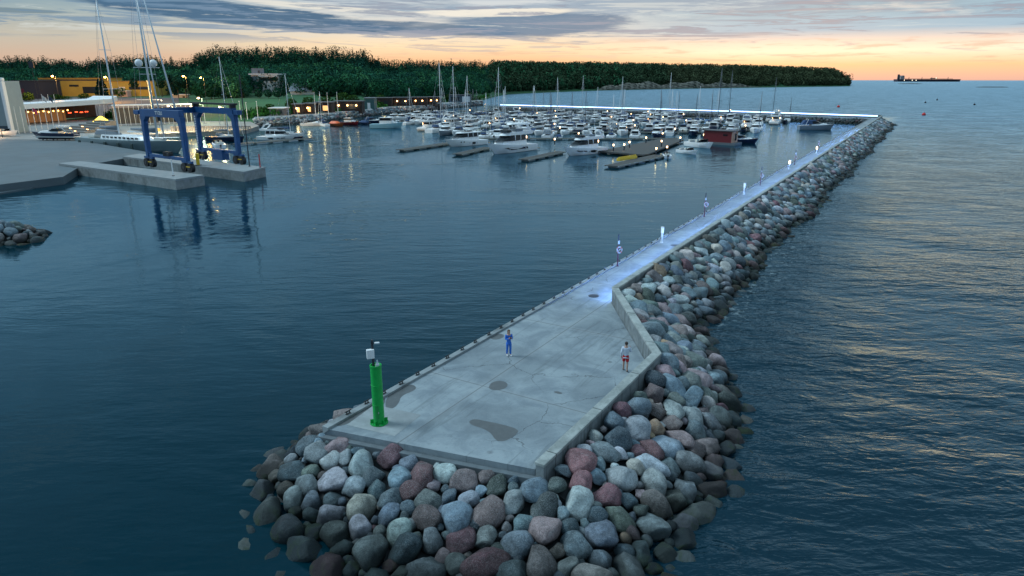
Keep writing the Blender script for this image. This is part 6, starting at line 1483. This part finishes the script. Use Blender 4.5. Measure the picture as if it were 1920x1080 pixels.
# ---------------------------------------------------------------- tanker, skerries, buoys
sp0, sp1 = far_pt(1679, 152.0, 4800), far_pt(1801, 152.0, 4800); sL = sp1.x - sp0.x
sh = empty('tanker_ship', ((sp0.x + sp1.x) / 2, 4800, -1.6), math.pi, 'long dark tanker on the horizon at the right', 'ship')
b_ = MB(); hull(b_, sL, 55, 15, .0, .015, full=6, stern=.95, z0=-3); b_.build('hull', mat('ship_hull', (.05, .035, .05), .6), sh)
b_ = MB(); b_.box((-sL * 0 - (-sL / 2 + 28) * -1, 0, 22), (22, 40, 18)) if False else b_.box((-sL / 2 + 34, 0, 24), (24, 42, 20)); b_.box((-sL / 2 + 34, 0, 36), (14, 50, 6)); b_.build('bridge', mat('ship_house', (.35, .3, .3), .6), sh)
b_ = MB(); b_.box((-sL / 2 + 16, 0, 30), (10, 10, 32)); b_.build('funnel', darkmetal, sh)
b_ = MB()
for x in (-.3, -.1, .05, .3): b_.tube((sL * x, 0, 14), (sL * x, 0, 30), 2.0, 1.4, 6)
b_.box((sL * .08, 0, 20), (30, 30, 6)); b_.box((0, 0, 17.5), (sL * .75, 4, 2.5)); b_.build('deck_gear', darkmetal, sh)
b_ = MB()
for x in (-.40, -.28, -.22, .08): b_.ball((sL * x, -28, 9 if x < 0 else 22), 2.6, 6)
b_.build('deck_light', mat('ship_light', (1, .9, .7), .5, emit=(1, .85, .6), estr=2.0), sh); sh.rotation_euler = (0, 0, 0)
for k_, (u, v, w_, lab) in enumerate(((1707, 157, 120, 'low dark skerry below the tanker'), (1862, 163.5, 110, 'thin dark skerry near the right edge'))):
    p = at(u, v, 0); wd = w_ * (34 if k_ == 0 else 56) / 100; wd = (at(u + (22 if k_ == 0 else 30), v, 0) - p).length
    b_ = MB(); b_.rings([[(wd * math.cos(a_) * s2 * (1 + .12 * math.sin(a_ * 5)), 14 * math.sin(a_) * s2, z_) for a_ in [2 * math.pi * j / 28 for j in range(28)]] for s2, z_ in ((1, -2), (.93, .35), (.6, 1.1), (.1, 1.6 if k_ == 0 else 1.1))]); o = b_.build('skerry', mat('skerry_rock', (.05, .05, .05), .9, noise=.3, nscale=.05)); o.location = (p.x, p.y, 0); o['kind'] = 'structure'
by = None
for k_, (u, v, m_, lab) in enumerate(((1732, 216, redp, 'nearer red ball buoy on the open sea right of the breakwater corner'), (1572, 201, redp, 'farther red ball buoy beyond the far breakwater'), (1757, 188, darkmetal, 'small dark buoy, leftmost of the distant pair at the right'), (1827, 197, darkmetal, 'small dark buoy, rightmost of the distant pair at the right'), (1735, 193, darkmetal, 'tiny dark buoy in the middle of the distant sea'))):
    p = at(u, v); sc = 1.0 if k_ < 2 else .8
    r = empty('buoy', (p.x, p.y, 0), 0, lab, 'buoy'); b_ = MB(); b_.ball((0, 0, .35), .95 * sc, 12); b_.build('float', m_, r, smooth=True); b_ = MB(); b_.tube((0, 0, 1.1), (0, 0, 1.9), .08, n=6); b_.build('stem', darkmetal, r)
